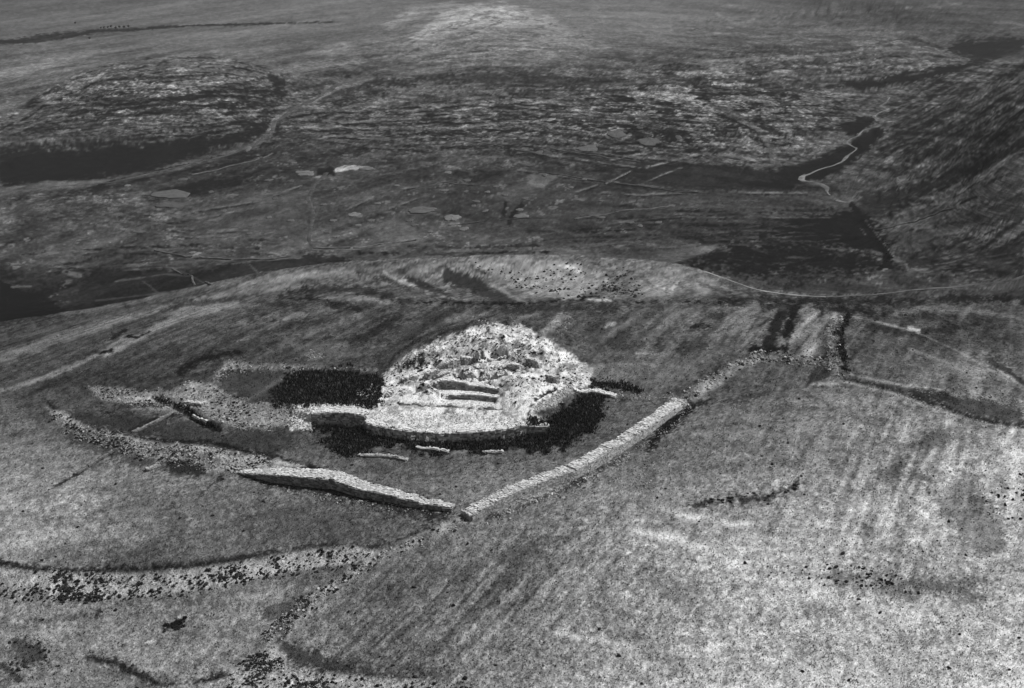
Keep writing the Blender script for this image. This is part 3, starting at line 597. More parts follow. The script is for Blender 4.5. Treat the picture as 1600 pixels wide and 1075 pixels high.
# weeds, and last the painted shade of the bastion hole: nearly black in the photograph
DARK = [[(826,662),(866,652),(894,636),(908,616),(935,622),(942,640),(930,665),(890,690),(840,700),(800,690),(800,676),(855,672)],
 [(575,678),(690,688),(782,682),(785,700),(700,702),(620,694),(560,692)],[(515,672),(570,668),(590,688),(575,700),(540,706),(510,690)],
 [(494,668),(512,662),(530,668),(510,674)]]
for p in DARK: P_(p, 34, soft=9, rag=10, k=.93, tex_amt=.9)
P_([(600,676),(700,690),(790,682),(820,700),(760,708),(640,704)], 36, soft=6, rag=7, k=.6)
S_([(930,598),(980,604),(1000,608)], 8, 40, soft=3, rag=4, k=.8); S_([(905,612),(960,622),(1010,626)], 4, 60, k=.5)
S_([(960,617),(1010,622),(1060,622)], 5, 116, rag=3, k=.7, tex_amt=.4)
P_([(935,572),(1000,566),(1080,572),(1090,592),(1000,602),(930,596)], 106, soft=6, rag=7, k=.6); S_([(930,570),(1000,568),(1080,575)], 4, 118, k=.6)
S_([(990,552),(1040,554)], 4, 130, brk=.2); S_([(960,505),(948,512)], 8, 130, brk=.2)
# the long wall's foot, plateau to the right
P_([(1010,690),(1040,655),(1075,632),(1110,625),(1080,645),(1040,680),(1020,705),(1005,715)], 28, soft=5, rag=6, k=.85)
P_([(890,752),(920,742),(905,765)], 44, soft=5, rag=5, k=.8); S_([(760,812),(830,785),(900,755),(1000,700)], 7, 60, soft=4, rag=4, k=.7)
P_([(985,705),(1010,705),(1020,722),(1000,730)], 112, k=.6)
S_([(1075,632),(1150,625),(1200,612)], 5, 62, soft=3, rag=5, k=.6)
P_([(1065,620),(1110,590),(1150,562),(1190,553),(1200,560),(1160,578),(1120,605),(1085,626)], 122, soft=2, rag=4, tex_amt=.6, k=.9)
S_([(1190,556),(1250,561),(1300,568)], 5, 122, tex_amt=.5, rag=3, k=.8)
S_([(1305,495),(1296,530),(1300,560),(1310,590)], [14,14,10,8], 118, tex_amt=.6, rag=4, k=.85)
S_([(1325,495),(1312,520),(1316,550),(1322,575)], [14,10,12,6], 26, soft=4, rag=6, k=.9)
P_([(1320,592),(1400,600),(1500,620),(1600,640),(1600,668),(1520,650),(1420,618),(1340,600)], 78, soft=4, rag=4, k=.85)
S_([(1320,592),(1380,604),(1450,628),(1530,655),(1600,668)], [5,5,5,6,6], 48, soft=2.5, rag=3, k=.7)
S_([(1315,596),(1400,616),(1460,640),(1530,662),(1600,672)], 3, 140, k=.7)
S_([(1330,585),(1400,600),(1420,605)], 3, 146, k=.7); S_([(1420,602),(1500,615),(1600,628)], 7, 132, tex_amt=.5, brk=.4, rag=3)
P_([(1420,608),(1480,612),(1500,630),(1440,625)], 50, soft=5, rag=6, k=.7)
S_([(1270,590),(1290,585)], 12, 60, rag=5, k=.8); S_([(1270,600),(1310,600)], 6, 150, brk=.2, k=.7)
# pale tracks and worn spots in the foreground right
for p, w, tn, k in [([(985,828),(1040,838),(1100,855),(1160,865)],[6,9,9,6],196,.95),([(1030,795),(1070,805),(1110,812),(1180,822)],[5,8,8,5],190,.9),([(1150,880),(1250,905),(1370,915)],[22,30,14],192,.75),([(870,990),(920,998),(1000,1012)],[5,8,5],194,.95),
    ([(1480,660),(1465,695),(1440,730),(1425,760),(1400,800),(1380,840)],[6,6,5,5,5,4],182,.85),([(1585,670),(1560,730),(1530,780)],[10,8,6],182,.85),([(1480,800),(1440,850)],4,178,.75),([(1230,595),(1210,615)],4,140,.5),
    ([(1330,850),(1250,870)],40,182,.6),([(990,770),(1020,780)],10,160,.7),([(1100,1020),(1130,1028)],14,192,.8),([(1300,1070),(1400,1065)],14,198,.8),([(1480,955),(1540,970)],8,166,.5),([(1580,700),(1590,800)],22,182,.7),([(1180,905),(1330,930),(1420,960)],46,186,.55),([(1000,1030),(1200,1050),(1400,1040)],40,180,.45),([(1120,860),(1240,850),(1330,800)],40,176,.4),([(1240,760),(1300,700)],30,134,.35),
    ([(740,1060),(640,1062)],6,150,.4),([(0,790),(40,830),(20,860)],50,148,.5),([(60,740),(20,700)],30,132,.4),([(100,760),(60,700)],16,140,.4)]:
    S_(p, w, tn, soft=5, rag=5, k=k)
for p, w, tn, k in [([(1090,790),(1140,780),(1200,778),(1250,755)],[8,10,9,12],52,.75),([(1500,780),(1540,830)],70,100,.5),([(1360,680),(1340,640)],30,98,.35),([(1450,690),(1475,680)],24,84,.5),([(1380,740),(1440,745)],16,84,.5),
    ([(1400,910),(1520,920)],26,84,.55),([(1180,895),(1260,895),(1400,905)],12,105,.4),([(980,700),(1020,740),(1010,780)],20,92,.4),([(1130,690),(1240,720)],20,92,.4),([(700,900),(760,880),(900,830)],16,78,.4),([(640,1040),(740,960),(840,860)],18,82,.45),([(1010,900),(1080,935)],40,116,.4),
    ([(1320,910),(1420,925)],30,95,.4),([(560,1040),(700,1055)],20,76,.5),([(940,960),(1060,1040)],26,112,.4)]:
    S_(p, w, tn, soft=8, rag=9, k=k)
# terraces at the lower left
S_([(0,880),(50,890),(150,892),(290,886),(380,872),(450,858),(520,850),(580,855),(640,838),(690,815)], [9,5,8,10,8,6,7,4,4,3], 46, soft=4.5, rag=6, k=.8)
P_([(0,888),(60,895),(170,896),(300,890),(400,876),(480,858),(545,853),(590,862),(560,880),(480,890),(400,905),(330,920),(260,930),(150,938),(0,930)], 164, soft=2.5, rag=4, tex_amt=.3, k=.9)
P_([(0,920),(120,935),(260,930),(400,903),(560,880),(440,915),(330,938),(200,950),(60,945)], 92, soft=6, rag=7, k=.35)
P_([(560,880),(600,858),(660,832),(720,806),(730,815),(680,840),(610,872),(560,900),(500,940),(450,985),(420,1010),(410,990),(470,935)], 132, soft=3, rag=4, tex_amt=.6, k=.85)
S_([(440,985),(470,945),(420,960)], 20, 78, rag=7, k=.6)
P_([(380,1030),(420,1000),(450,1040),(520,1052),(640,1062),(760,1075),(360,1080),(350,1060)], 156, soft=4, rag=5, tex_amt=.5, k=.9)
P_([(430,1000),(470,1010),(560,1045),(640,1060),(500,1050),(450,1035)], 62, soft=6, rag=7, k=.7)
S_([(140,1030),(180,1035),(215,1055),(250,1068),(300,1068),(350,1055)], [10,14,14,6,4,8], 46, soft=5, rag=4, k=.8)
P_([(60,1040),(140,1035),(200,1055),(250,1075),(80,1080)], 122, soft=4, rag=6, tex_amt=.6, k=.7)
P_([(20,1000),(60,1005),(70,1035),(30,1040)], 62, rag=9, k=.6); S_([(0,1040),(30,1060)], 8, 56, rag=5, k=.6)
P_([(200,990),(260,1010),(300,1060),(260,1062),(220,1030)], 150, soft=10, rag=8, k=.6); S_([(225,1004),(240,1002)], 5, 190); S_([(20,970),(60,975),(80,982)], 8, 165, brk=.2, rag=5)
P_([(255,975),(275,965),(290,968),(280,980),(258,984)], 30, soft=2, rag=5)
S_([(150,968),(155,955)], 6, 60, k=.7); S_([(175,707),(120,742),(70,770)], [4,4,2], 48, k=.7, rag=2); S_([(350,742),(310,775)], 5, 44, k=.6); S_([(265,725),(310,735)], 18, 46, rag=6, k=.7)
P_([(180,735),(330,765),(420,800),(380,850),(250,860),(150,810),(140,760)], 96, soft=20, rag=12, k=.35)
P_([(260,800),(290,800),(300,840),(260,850)], 74, soft=10, rag=10, k=.4)
P_([(400,780),(520,790),(600,830),(560,848),(460,850),(380,830)], 76, soft=16, rag=12, k=.45)

# haze adds light and takes contrast with distance; keep the ground's own tone
tr = np.exp(-HAZE * R); air = .6
ALB = np.clip((lin(T) - (1 - tr) * air) / (tr * KLIT), .007, .66)

# ------------------------------------------------------------------ materials
def material(name, bump=0.0, bscale=3.0, fine=0.25, fscale=6.0, const=None, rnd=0.0):
    m = bpy.data.materials.new(name); m.use_nodes = True; n = m.node_tree.nodes; l = m.node_tree.links
    b = n['Principled BSDF']; b.inputs['Roughness'].default_value = .95; b.inputs['Specular IOR Level'].default_value = 0
    tc = n.new('ShaderNodeTexCoord' if const is not None else 'ShaderNodeNewGeometry')
    co = tc.outputs['Object'] if const is not None else tc.outputs['Position']
    t = n.new('ShaderNodeTexNoise'); t.inputs['Scale'].default_value = fscale; t.inputs['Detail'].default_value = 3; t.inputs['Roughness'].default_value = .65
    l.new(co, t.inputs['Vector'])
    mr = n.new('ShaderNodeMapRange'); mr.inputs['From Min'].default_value = .25; mr.inputs['From Max'].default_value = .75
    mr.inputs['To Min'].default_value = 1 - fine; mr.inputs['To Max'].default_value = 1 + fine; l.new(t.outputs['Fac'], mr.inputs['Value'])
    mu = n.new('ShaderNodeMath'); mu.operation = 'MULTIPLY'; l.new(mr.outputs[0], mu.inputs[0])
    if const is None:
        at = n.new('ShaderNodeAttribute'); at.attribute_name = 'albedo'; l.new(at.outputs['Fac'], mu.inputs[1])
    else:
        mu.inputs[1].default_value = const
    last = mu
    if rnd:
        oi = n.new('ShaderNodeObjectInfo'); r2 = n.new('ShaderNodeMapRange'); r2.inputs['To Min'].default_value = 1 - rnd; r2.inputs['To Max'].default_value = 1 + rnd
        l.new(oi.outputs['Random'], r2.inputs['Value']); m2 = n.new('ShaderNodeMath'); m2.operation = 'MULTIPLY'; l.new(mu.outputs[0], m2.inputs[0]); l.new(r2.outputs[0], m2.inputs[1]); last = m2
    cc = n.new('ShaderNodeCombineColor')
    for i in range(3): l.new(last.outputs[0], cc.inputs[i])
    l.new(cc.outputs[0], b.inputs['Base Color'])
    if bump:
        t2 = n.new('ShaderNodeTexNoise'); t2.inputs['Scale'].default_value = bscale; t2.inputs['Detail'].default_value = 4; l.new(co, t2.inputs['Vector'])
        bp = n.new('ShaderNodeBump'); bp.inputs['Strength'].default_value = 1; bp.inputs['Distance'].default_value = bump
        l.new(t2.outputs['Fac'], bp.inputs['Height']); l.new(bp.outputs[0], b.inputs['Normal'])
    return m
M_GROUND = material('dry_grassland', .20, 3.6, .55, 5.5)
def ledges(m):
    n = m.node_tree.nodes; l = m.node_tree.links
    geo = [k for k in n if k.type == 'NEW_GEOMETRY'][0]; mu = [k for k in n if k.type == 'MATH'][0]; at = [k for k in n if k.type == 'ATTRIBUTE'][0]
    ra = n.new('ShaderNodeAttribute'); ra.attribute_name = 'rock'
    def layer(sc, lo, hi, a, b, det):
        mp = n.new('ShaderNodeVectorMath'); mp.operation = 'MULTIPLY'; mp.inputs[1].default_value = sc; l.new(geo.outputs['Position'], mp.inputs[0])
        t = n.new('ShaderNodeTexNoise'); t.inputs['Scale'].default_value = 1; t.inputs['Detail'].default_value = det; t.inputs['Roughness'].default_value = .62; t.inputs['Distortion'].default_value = .6
        l.new(mp.outputs[0], t.inputs['Vector']); mr = n.new('ShaderNodeMapRange'); mr.interpolation_type = 'SMOOTHSTEP'
        for k, v in zip(('From Min', 'From Max', 'To Min', 'To Max'), (lo, hi, a, b)): mr.inputs[k].default_value = v
        l.new(t.outputs['Fac'], mr.inputs['Value']); return mr.outputs[0]
    A = layer((.11, .07, .9), .46, .56, .62, 1.32, 6); B = layer((.6, .3, .8), .42, .60, .72, 1.3, 4)
    vm = n.new('ShaderNodeVectorMath'); vm.operation = 'MULTIPLY'; vm.inputs[1].default_value = (.085, .05, .3); l.new(geo.outputs['Position'], vm.inputs[0])
    nz = n.new('ShaderNodeTexNoise'); nz.inputs['Scale'].default_value = 2.2; nz.inputs['Detail'].default_value = 3; l.new(vm.outputs[0], nz.inputs['Vector'])
    ad = n.new('ShaderNodeVectorMath'); ad.operation = 'ADD'; l.new(vm.outputs[0], ad.inputs[0]); l.new(nz.outputs['Color'], ad.inputs[1])
    vo = n.new('ShaderNodeTexVoronoi'); vo.feature = 'DISTANCE_TO_EDGE'; vo.inputs['Scale'].default_value = 1; l.new(ad.outputs[0], vo.inputs['Vector'])
    ve = n.new('ShaderNodeMapRange'); ve.inputs['From Min'].default_value = .02; ve.inputs['From Max'].default_value = .16; ve.inputs['To Min'].default_value = .6; ve.inputs['To Max'].default_value = 1.12; l.new(vo.outputs['Distance'], ve.inputs['Value'])
    p0 = n.new('ShaderNodeMath'); p0.operation = 'MULTIPLY'; l.new(A, p0.inputs[0]); l.new(ve.outputs[0], p0.inputs[1])
    pr = n.new('ShaderNodeMath'); pr.operation = 'MULTIPLY'; l.new(p0.outputs[0], pr.inputs[0]); l.new(B, pr.inputs[1])
    mx = n.new('ShaderNodeMix'); mx.data_type = 'FLOAT'; l.new(ra.outputs['Fac'], mx.inputs[0]); mx.inputs[2].default_value = 1; l.new(pr.outputs[0], mx.inputs[3])
    m3 = n.new('ShaderNodeMath'); m3.operation = 'MULTIPLY'; l.new(at.outputs['Fac'], m3.inputs[0]); l.new(mx.outputs[0], m3.inputs[1]); l.new(m3.outputs[0], mu.inputs[1])
ledges(M_GROUND)
ROCK = np.where(HILL, 0, np.clip(.38 + .62 * rocky, 0, 1) * (.45 + .55 * sstep(20, 110, PY)))
M_STONE = material('pale_limestone', .05, 6, .22, 5)
M_ROCK = material('boulder_limestone', .05, 5, .25, 4, .36, .3)
M_TRACK = material('trodden_earth', .15, 1.0, .35, .8)
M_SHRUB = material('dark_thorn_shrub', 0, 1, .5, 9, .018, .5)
M_LEAF = material('weeds_and_grass', 0, 1, .3, 9)
M_TRUNK = material('tree_bark', 0, 1, .3, 6, .06)

# ------------------------------------------------------------------ mesh helpers
def mesh_np(name, V, F, alb=None, smooth=False, mat=None, rock=None):
    """V (n,3), F (m,k) with k 3 or 4, or a list of such arrays"""
    Fs = F if isinstance(F, list) else [F]
    me = bpy.data.meshes.new(name); V = np.ascontiguousarray(V, np.float32)
    tot = np.concatenate([np.full(len(f), f.shape[1]) for f in Fs]); loops = np.concatenate([f.ravel() for f in Fs]).astype(np.int32)
    me.vertices.add(len(V)); me.vertices.foreach_set('co', V.ravel())
    me.loops.add(len(loops)); me.loops.foreach_set('vertex_index', loops)
    st = np.concatenate([[0], np.cumsum(tot)[:-1]]).astype(np.int32)
    me.polygons.add(len(tot)); me.polygons.foreach_set('loop_start', st)
    try: me.polygons.foreach_set('loop_total', tot.astype(np.int32))
    except Exception: pass
    me.polygons.foreach_set('use_smooth', np.full(len(tot), smooth, bool))
    if alb is not None:
        a = me.attributes.new('albedo', 'FLOAT', 'POINT'); a.data.foreach_set('value', np.ascontiguousarray(alb, np.float32))
    if rock is not None:
        a = me.attributes.new('rock', 'FLOAT', 'POINT'); a.data.foreach_set('value', np.ascontiguousarray(rock, np.float32))
    me.update(calc_edges=True)
    if mat: me.materials.append(mat)
    return me
def link(name, me, parent=None, loc=None):
    o = bpy.data.objects.new(name, me); COL.objects.link(o)
    if parent: o.parent = parent
    if loc is not None: o.location = loc
    return o
def tag(o, label, cat, group=None, kind=None):
    if label: o['label'] = label
    if cat: o['category'] = cat
    if group: o['group'] = group
    if kind: o['kind'] = kind
    return o
def empty(name, loc, label, cat, group=None):
    o = bpy.data.objects.new(name, None); COL.objects.link(o); o.location = loc; o.empty_display_size = .5
    return tag(o, label, cat, group)

# ------------------------------------------------------------------ the ground, split along natural borders
nr, nc = Z.shape
ids = np.arange(nr * nc).reshape(nr, nc)
Q = np.stack([ids[:-1, :-1], ids[:-1, 1:], ids[1:, 1:], ids[1:, :-1]], -1).reshape(-1, 4)
VV = np.stack([X, Y, Z], -1).reshape(-1, 3)
HL = (~HILL)
reg = np.where(HILL, 0, 1)
reg[MOUNDMASK] = 2
def mark(poly, k):
    m = HL & inside(poly, PX, PY); reg[m] = k
mark([(0,238),(0,185),(60,148),(150,108),(230,86),(340,84),(420,105),(440,150),(425,190),(330,212),(240,217),(170,228)], 3)
mark([(590,92),(650,45),(720,8),(765,2),(830,14),(900,40),(960,75),(900,95),(760,104),(650,104)], 4)
mark([(1390,410),(1380,330),(1330,280),(1360,225),(1400,180),(1400,145),(1470,112),(1600,70),(1900,70),(1900,440),(1600,425),(1450,425)], 5)
qreg = reg.reshape(-1)[Q].min(1)
qr0 = reg.reshape(-1)[Q[:, 0]]
def ground_piece(name, k):
    f = Q[qr0 == k]
    used = np.unique(f); mp = np.zeros(nr * nc, np.int64); mp[used] = np.arange(len(used))
    return link(name, mesh_np(name, VV[used], mp[f], ALB.reshape(-1)[used], True, M_GROUND, ROCK.reshape(-1)[used]))
for nm, k in [('ground', 0), ('valley_floor', 1), ('hill', 3), ('hill', 4), ('hillside', 5)]:
    ground_piece(nm, k)['kind'] = 'structure'
mound = ground_piece('rubble_mound', 2)
tag(mound, 'large pale mound of excavated rubble around the tower walls on the hilltop', 'mound', None, 'thing')

# ------------------------------------------------------------------ loose pieces: boulders, shrubs, weeds
CUBE = np.array([(-1,-1,-1),(1,-1,-1),(1,1,-1),(-1,1,-1),(-1,-1,1),(1,-1,1),(1,1,1),(-1,1,1)], float) * .5
CF = np.array([(0,3,2,1),(4,5,6,7),(0,1,5,4),(1,2,6,5),(2,3,7,6),(3,0,4,7)])
t_ = (1 + 5 ** .5) / 2
ICO = np.array([(-1,t_,0),(1,t_,0),(-1,-t_,0),(1,-t_,0),(0,-1,t_),(0,1,t_),(0,-1,-t_),(0,1,-t_),(t_,0,-1),(t_,0,1),(-t_,0,-1),(-t_,0,1)]); ICO /= np.linalg.norm(ICO[0])
IF = np.array([(0,11,5),(0,5,1),(0,1,7),(0,7,10),(0,10,11),(1,5,9),(5,11,4),(11,10,2),(10,7,6),(7,1,8),(3,9,4),(3,4,2),(3,2,6),(3,6,8),(3,8,9),(4,9,5),(2,4,11),(6,2,10),(8,6,7),(9,8,1)])
def rotm(n, tilt=.4):
    a = rng.uniform(0, 6.283, n); b = rng.normal(0, tilt, n); c = rng.normal(0, tilt, n)
    ca, sa, cb, sb, cc, sc = np.cos(a), np.sin(a), np.cos(b), np.sin(b), np.cos(c), np.sin(c)
    Rz = np.zeros((n,3,3)); Rz[:,0,0]=ca; Rz[:,0,1]=-sa; Rz[:,1,0]=sa; Rz[:,1,1]=ca; Rz[:,2,2]=1
    Ry = np.zeros((n,3,3)); Ry[:,0,0]=cb; Ry[:,0,2]=sb; Ry[:,1,1]=1; Ry[:,2,0]=-sb; Ry[:,2,2]=cb
    Rx = np.zeros((n,3,3)); Rx[:,0,0]=1; Rx[:,1,1]=cc; Rx[:,1,2]=-sc; Rx[:,2,1]=sc; Rx[:,2,2]=cc
    return Rz @ Ry @ Rx
def cloud(baseV, baseF, pos, size, stretch, jit, tilt=.4):
    n = len(pos); V = baseV[None] * (1 + 0) + rng.normal(0, jit, (n, len(baseV), 3))
    V = V * (size[:, None, None] * stretch[:, None, :]); V = np.einsum('nij,nkj->nki', rotm(n, tilt), V) + pos[:, None, :]
    F = (baseF[None] + (np.arange(n) * len(baseV))[:, None, None]).reshape(-1, baseF.shape[1])
    return V.reshape(-1, 3), F
def pick(poly, n, hill=True, dens=None, rag=5):
    q = np.asarray(poly, float); b = (PX > q[:, 0].min() - 12) & (PX < q[:, 0].max() + 12) & (PY > q[:, 1].min() - 12) & (PY < q[:, 1].max() + 12) & (PY > -5) & (PX > -60) & (PX < 1660)
    if hill is not None: b &= HILL == hill
    idx = np.nonzero(b.ravel())[0]
    e = sdist(q, PX.ravel()[idx], PY.ravel()[idx]) + rag * (1.2 * E1.ravel()[idx] + 1.0 * E2.ravel()[idx]); idx = idx[e < rng.normal(0, rag * .35, len(e))]
    if len(idx) == 0 or n == 0: return np.zeros((0, 3)), np.zeros(0)
    w = None
    if dens is not None:
        w = np.clip(dens.ravel()[idx], 0, None); w = w / w.sum()
    k = rng.choice(idx, n, p=w); p = VV[k].copy()
    r = R.ravel()[k] * .0006
    p[:, 0] += rng.normal(0, 1, n) * r; p[:, 1] += rng.normal(0, 1, n) * r * 2
    p[:, 2] = sample(Z, p[:, 0], p[:, 1])
    return p, ALB.ravel()[k]
CL = sstep(.0, .5, fbm(X / 3.2, Y / 3.2, 3, 91)) + .18      # clumping
def band(pts, w):
    p = np.array(pts, float); up = p.copy(); dn = p.copy(); up[:, 1] -= w / 2; dn[:, 1] += w / 2
    return np.vstack([up, dn[::-1]])
MOUND_PX = [(600,585),(640,556),(690,531),(735,515),(780,507),(825,517),(868,539),(905,563),(925,580),(908,600),(880,615),(840,612),(800,630),(780,600),(690,594),(680,610),(620,622),(596,612)]
TERR_PX = [(575,660),(600,640),(700,645),(800,652),(850,664),(800,668),(690,674),(600,668)]
BAST_PX = [(456,634),(500,630),(560,633),(572,645),(490,646),(486,668),(456,670)]
WESTR = [(140,606),(230,612),(330,596),(352,566),(470,573),(590,577),(590,581),(470,579),(370,580),(340,600),(368,622),(462,634),(462,662),(420,670),(345,664),(330,645),(270,638),(210,638),(160,624)]
BANKL = [(72,637),(90,642),(140,668),(230,692),(330,702),(420,718),(400,732),(370,740),(320,735),(260,722),(190,706),(120,682),(85,662)]
TERRB = [(0,890),(170,898),(300,892),(400,878),(480,860),(545,856),(590,862),(560,882),(480,892),(400,907),(330,922),(260,932),(150,940),(0,932)]
DIAGB = [(600,860),(660,834),(720,808),(728,815),(680,840),(610,872),(560,900),(500,940),(450,985),(420,1010),(412,992),(470,937)]
TRIB = [(380,1030),(420,1002),(450,1042),(520,1054),(700,1068),(760,1078),(350,1080),(352,1060)]
NWALL = band([(1068,622),(1110,596),(1150,570),(1190,556),(1250,562),(1300,568)], 14)
NSWALL = [(1296,495),(1318,495),(1308,530),(1312,560),(1320,592),(1300,592),(1292,555),(1288,525)]
# ---- rubble
rub_parts = []
def rubble(poly, n, smin, smax, tmin, tmax, dens=None):
    p, a = pick(poly, n, True, dens); n = len(p)
    s_ = .85 * smin * (smax / smin) ** (rng.random(n) ** 2.4); st = np.stack([rng.uniform(.8,1.5,n), rng.uniform(.7,1.1,n), rng.uniform(.5,.9,n)], 1)
    p[:, 2] += s_ * .15
    V, F = cloud(CUBE, CF, p, s_, st, .10); rub_parts.append((V, F, np.repeat(lin(rng.uniform(tmin, tmax, n)) / KLIT, 8)))
CLM = CL * (1 - .93 * np.clip(blob(812, 592, 20, 20) + blob(850, 575, 20, 12) + blob(700, 590, 16, 8) + blob(620, 592, 14, 8) + blob(785, 516, 30, 6) + .8 * blob(740, 610, 60, 5), 0, 1)); rubble(MOUND_PX, 2800, .12, .5, 140, 214, CLM); rubble(TERR_PX, 1500, .1, .3, 165, 225); rubble(BAST_PX, 1100, .15, .45, 150, 225)
rubble(WESTR, 3200, .1, .36, 100, 185, CL); rubble(BANKL, 2800, .1, .36, 110, 185, CL); rubble(TERRB, 2000, .06, .22, 120, 180, CL); rubble(DIAGB, 1400, .08, .32, 110, 185, CL); rubble(TRIB, 1200, .08, .3, 120, 180, CL)
rubble(NWALL, 700, .15, .5, 100, 180, CL); rubble(NSWALL, 600, .15, .5, 95, 170, CL)
rubble([(826,650),(835,630),(860,618),(900,606),(890,615),(868,632),(845,642)], 500, .12, .4, 140, 200)
rubble([(553,614),(570,608),(590,604),(584,620),(562,622)], 260, .15, .5, 150, 220)
rubble(band([(960,617),(1010,622),(1060,622)], 9), 220, .12, .4, 110, 190); rubble(band([(1420,602),(1500,615),(1600,628)], 9), 160, .15, .5, 120, 180)
rubble([(475,552),(497,547),(502,560),(480,567)], 200, .12, .4, 110, 170); rubble([(840,545),(870,520),(890,490),(900,492),(875,525),(850,545)], 240, .12, .4, 110, 180)
rubble([(985,735),(1015,738),(1022,765),(992,768)], 160, .1, .35, 120, 180); rubble(band([(1310,595),(1400,615),(1530,660),(1600,670)], 8), 240, .12, .4, 110, 180)
rubble(band([(742,822),(860,772),(950,732),(1040,672),(1075,640)], 10), 900, .1, .4, 120, 200, CL); rubble(band([(400,758),(470,772),(560,788),(700,803)], 9), 480, .1, .35, 90, 170, CL); rubble(band([(575,690),(690,698),(800,690)], 7), 200, .1, .35, 90, 160, CL)
rubble([(740,500),(765,500),(800,500),(810,508),(745,508)], 120, .15, .5, 120, 180)
off = 0; Vs, Fs, As = [], [], []
for V, F, A in rub_parts: Vs.append(V); Fs.append(F + off); As.append(A); off += len(V)
tag(link('loose_rubble', mesh_np('loose_rubble', np.vstack(Vs), np.vstack(Fs), np.concatenate(As), False, M_STONE)), 'loose pale limestone rubble strewn over the mound and old rampart banks', 'rubble', kind='stuff')
# ---- boulders, the largest ones as things
bmesh_ = []
for k in range(6):
    V = ICO * np.array([.62, .5, .36]) + rng.normal(0, .06, ICO.shape)
    bmesh_.append(mesh_np('boulder', V, IF, None, False, M_ROCK))
def section(q, poly, secs):
    x0 = min(a for a, b in poly); x1 = max(a for a, b in poly); px, _ = project(q[0], q[1], q[2]); return secs[int(np.clip((px - x0) / (x1 - x0 + 1e-6) * len(secs), 0, len(secs) - 1))]
BANKSEC = ['at its left end', 'in its left half', 'in its right half', 'at its right end']
def boulders(poly, n, smin, smax, label, group, hill=True, dens=None):
    p, _ = pick(poly, n, hill, dens)
    for q in p:
        s_ = rng.uniform(smin, smax); o = link('boulder', bmesh_[rng.integers(6)], None, (q[0], q[1], q[2] + .12 * s_)); o.scale = (s_, s_ * rng.uniform(.8, 1.1), s_ * rng.uniform(.8, 1.2)); o.rotation_euler = (rng.normal(0, .2), rng.normal(0, .2), rng.uniform(0, 6.28)); k = section(q, poly, BANKSEC); tag(o, label + ', ' + k, 'boulder', group + ' ' + k)
boulders(MOUND_PX, 80, .35, .75, 'pale fallen block on the tower mound', 'fallen blocks on the tower mound')
boulders(BANKL, 50, .3, .6, 'grey boulder on the long left rubble bank', 'boulders on the left rubble bank')
boulders(WESTR, 50, .3, .6, 'grey boulder on the stony spread west of the mound', 'boulders west of the tower mound')
boulders(DIAGB, 40, .25, .55, 'grey boulder on the diagonal stone ridge', 'boulders on the diagonal stone ridge')
boulders(NWALL, 30, .4, .9, 'grey boulder on the collapsed wall past the diagonal wall', 'boulders on the collapsed wall')
boulders(NSWALL, 20, .4, .9, 'grey boulder on the ruined wall between two fields', 'boulders on the field wall')
# ---- shrubs: the largest as things, small ones as one mass
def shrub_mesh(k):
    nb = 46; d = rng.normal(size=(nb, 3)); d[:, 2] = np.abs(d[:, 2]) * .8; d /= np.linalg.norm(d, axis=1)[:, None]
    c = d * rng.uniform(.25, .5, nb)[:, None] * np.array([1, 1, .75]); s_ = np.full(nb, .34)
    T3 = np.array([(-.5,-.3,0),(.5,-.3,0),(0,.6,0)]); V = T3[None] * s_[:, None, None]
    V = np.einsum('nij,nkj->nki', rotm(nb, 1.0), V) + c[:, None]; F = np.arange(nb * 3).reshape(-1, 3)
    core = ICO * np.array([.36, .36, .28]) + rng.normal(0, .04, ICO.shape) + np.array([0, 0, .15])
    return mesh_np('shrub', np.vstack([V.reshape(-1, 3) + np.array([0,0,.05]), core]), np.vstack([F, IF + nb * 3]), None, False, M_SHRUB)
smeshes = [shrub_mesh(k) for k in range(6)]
def shrubs(poly, n, smin, smax, label, group, hill=True, dens=None):
    p, _ = pick(poly, n, hill, dens)
    for q in p:
        s_ = .6 * rng.uniform(smin, smax); o = link('shrub', smeshes[rng.integers(6)], None, (q[0], q[1], q[2] - .03)); o.scale = (s_ * rng.uniform(.9, 1.4), s_, s_ * rng.uniform(.7, 1.0)); o.rotation_euler = (0, 0, rng.uniform(0, 6.28)); k = section(q, poly, BANKSEC) if 'bank' in label else ''; tag(o, label + (', ' + k if k else ''), 'shrub', (group + ' ' + k).strip())
TLOW = band([(20,925),(100,930),(200,930),(260,928),(330,915),(400,900),(470,890),(560,878)], 18)
shrubs(TLOW, 40, .5, .9, 'dark thorn bush at the foot of the terrace bank', 'bushes at the foot of the terrace bank', dens=CL)
shrubs(TERRB, 40, .4, .8, 'small dark bush on the pale terrace bank slope', 'bushes on the terrace bank slope', dens=CL)
shrubs(band([(95,665),(150,690),(230,712),(300,728),(350,740)], 20), 50, .6, 1.2, 'dark bush under the long left rubble bank', 'bushes under the left rubble bank', dens=CL)
shrubs([(255,975),(275,965),(290,968),(280,982),(258,985)], 9, .8, 1.4, 'dark bush in the lone clump below the terrace bank', 'lone clump of bushes in the lower-left field')
shrubs(band([(1095,790),(1140,780),(1200,777),(1250,758)], 10), 26, .6, 1.2, 'dark bush in the row crossing the pale field', 'row of bushes in the right-hand field')
shrubs(TRIB, 22, .3, .55, 'small dark bush on the pale stony corner', 'bushes on the stony corner at the bottom')
shrubs([(640,578),(665,558),(700,545),(690,560),(665,582),(650,585)], 22, .7, 1.3, 'dark weed on the left slope of the mound', 'weed bushes on the left slope of the mound')
shrubs(band([(730,530),(760,528),(785,533),(835,553),(865,590),(890,585)], 8), 24, .6, 1.1, 'dark weed on the upper right of the mound', 'weed bushes on the upper right of the mound')
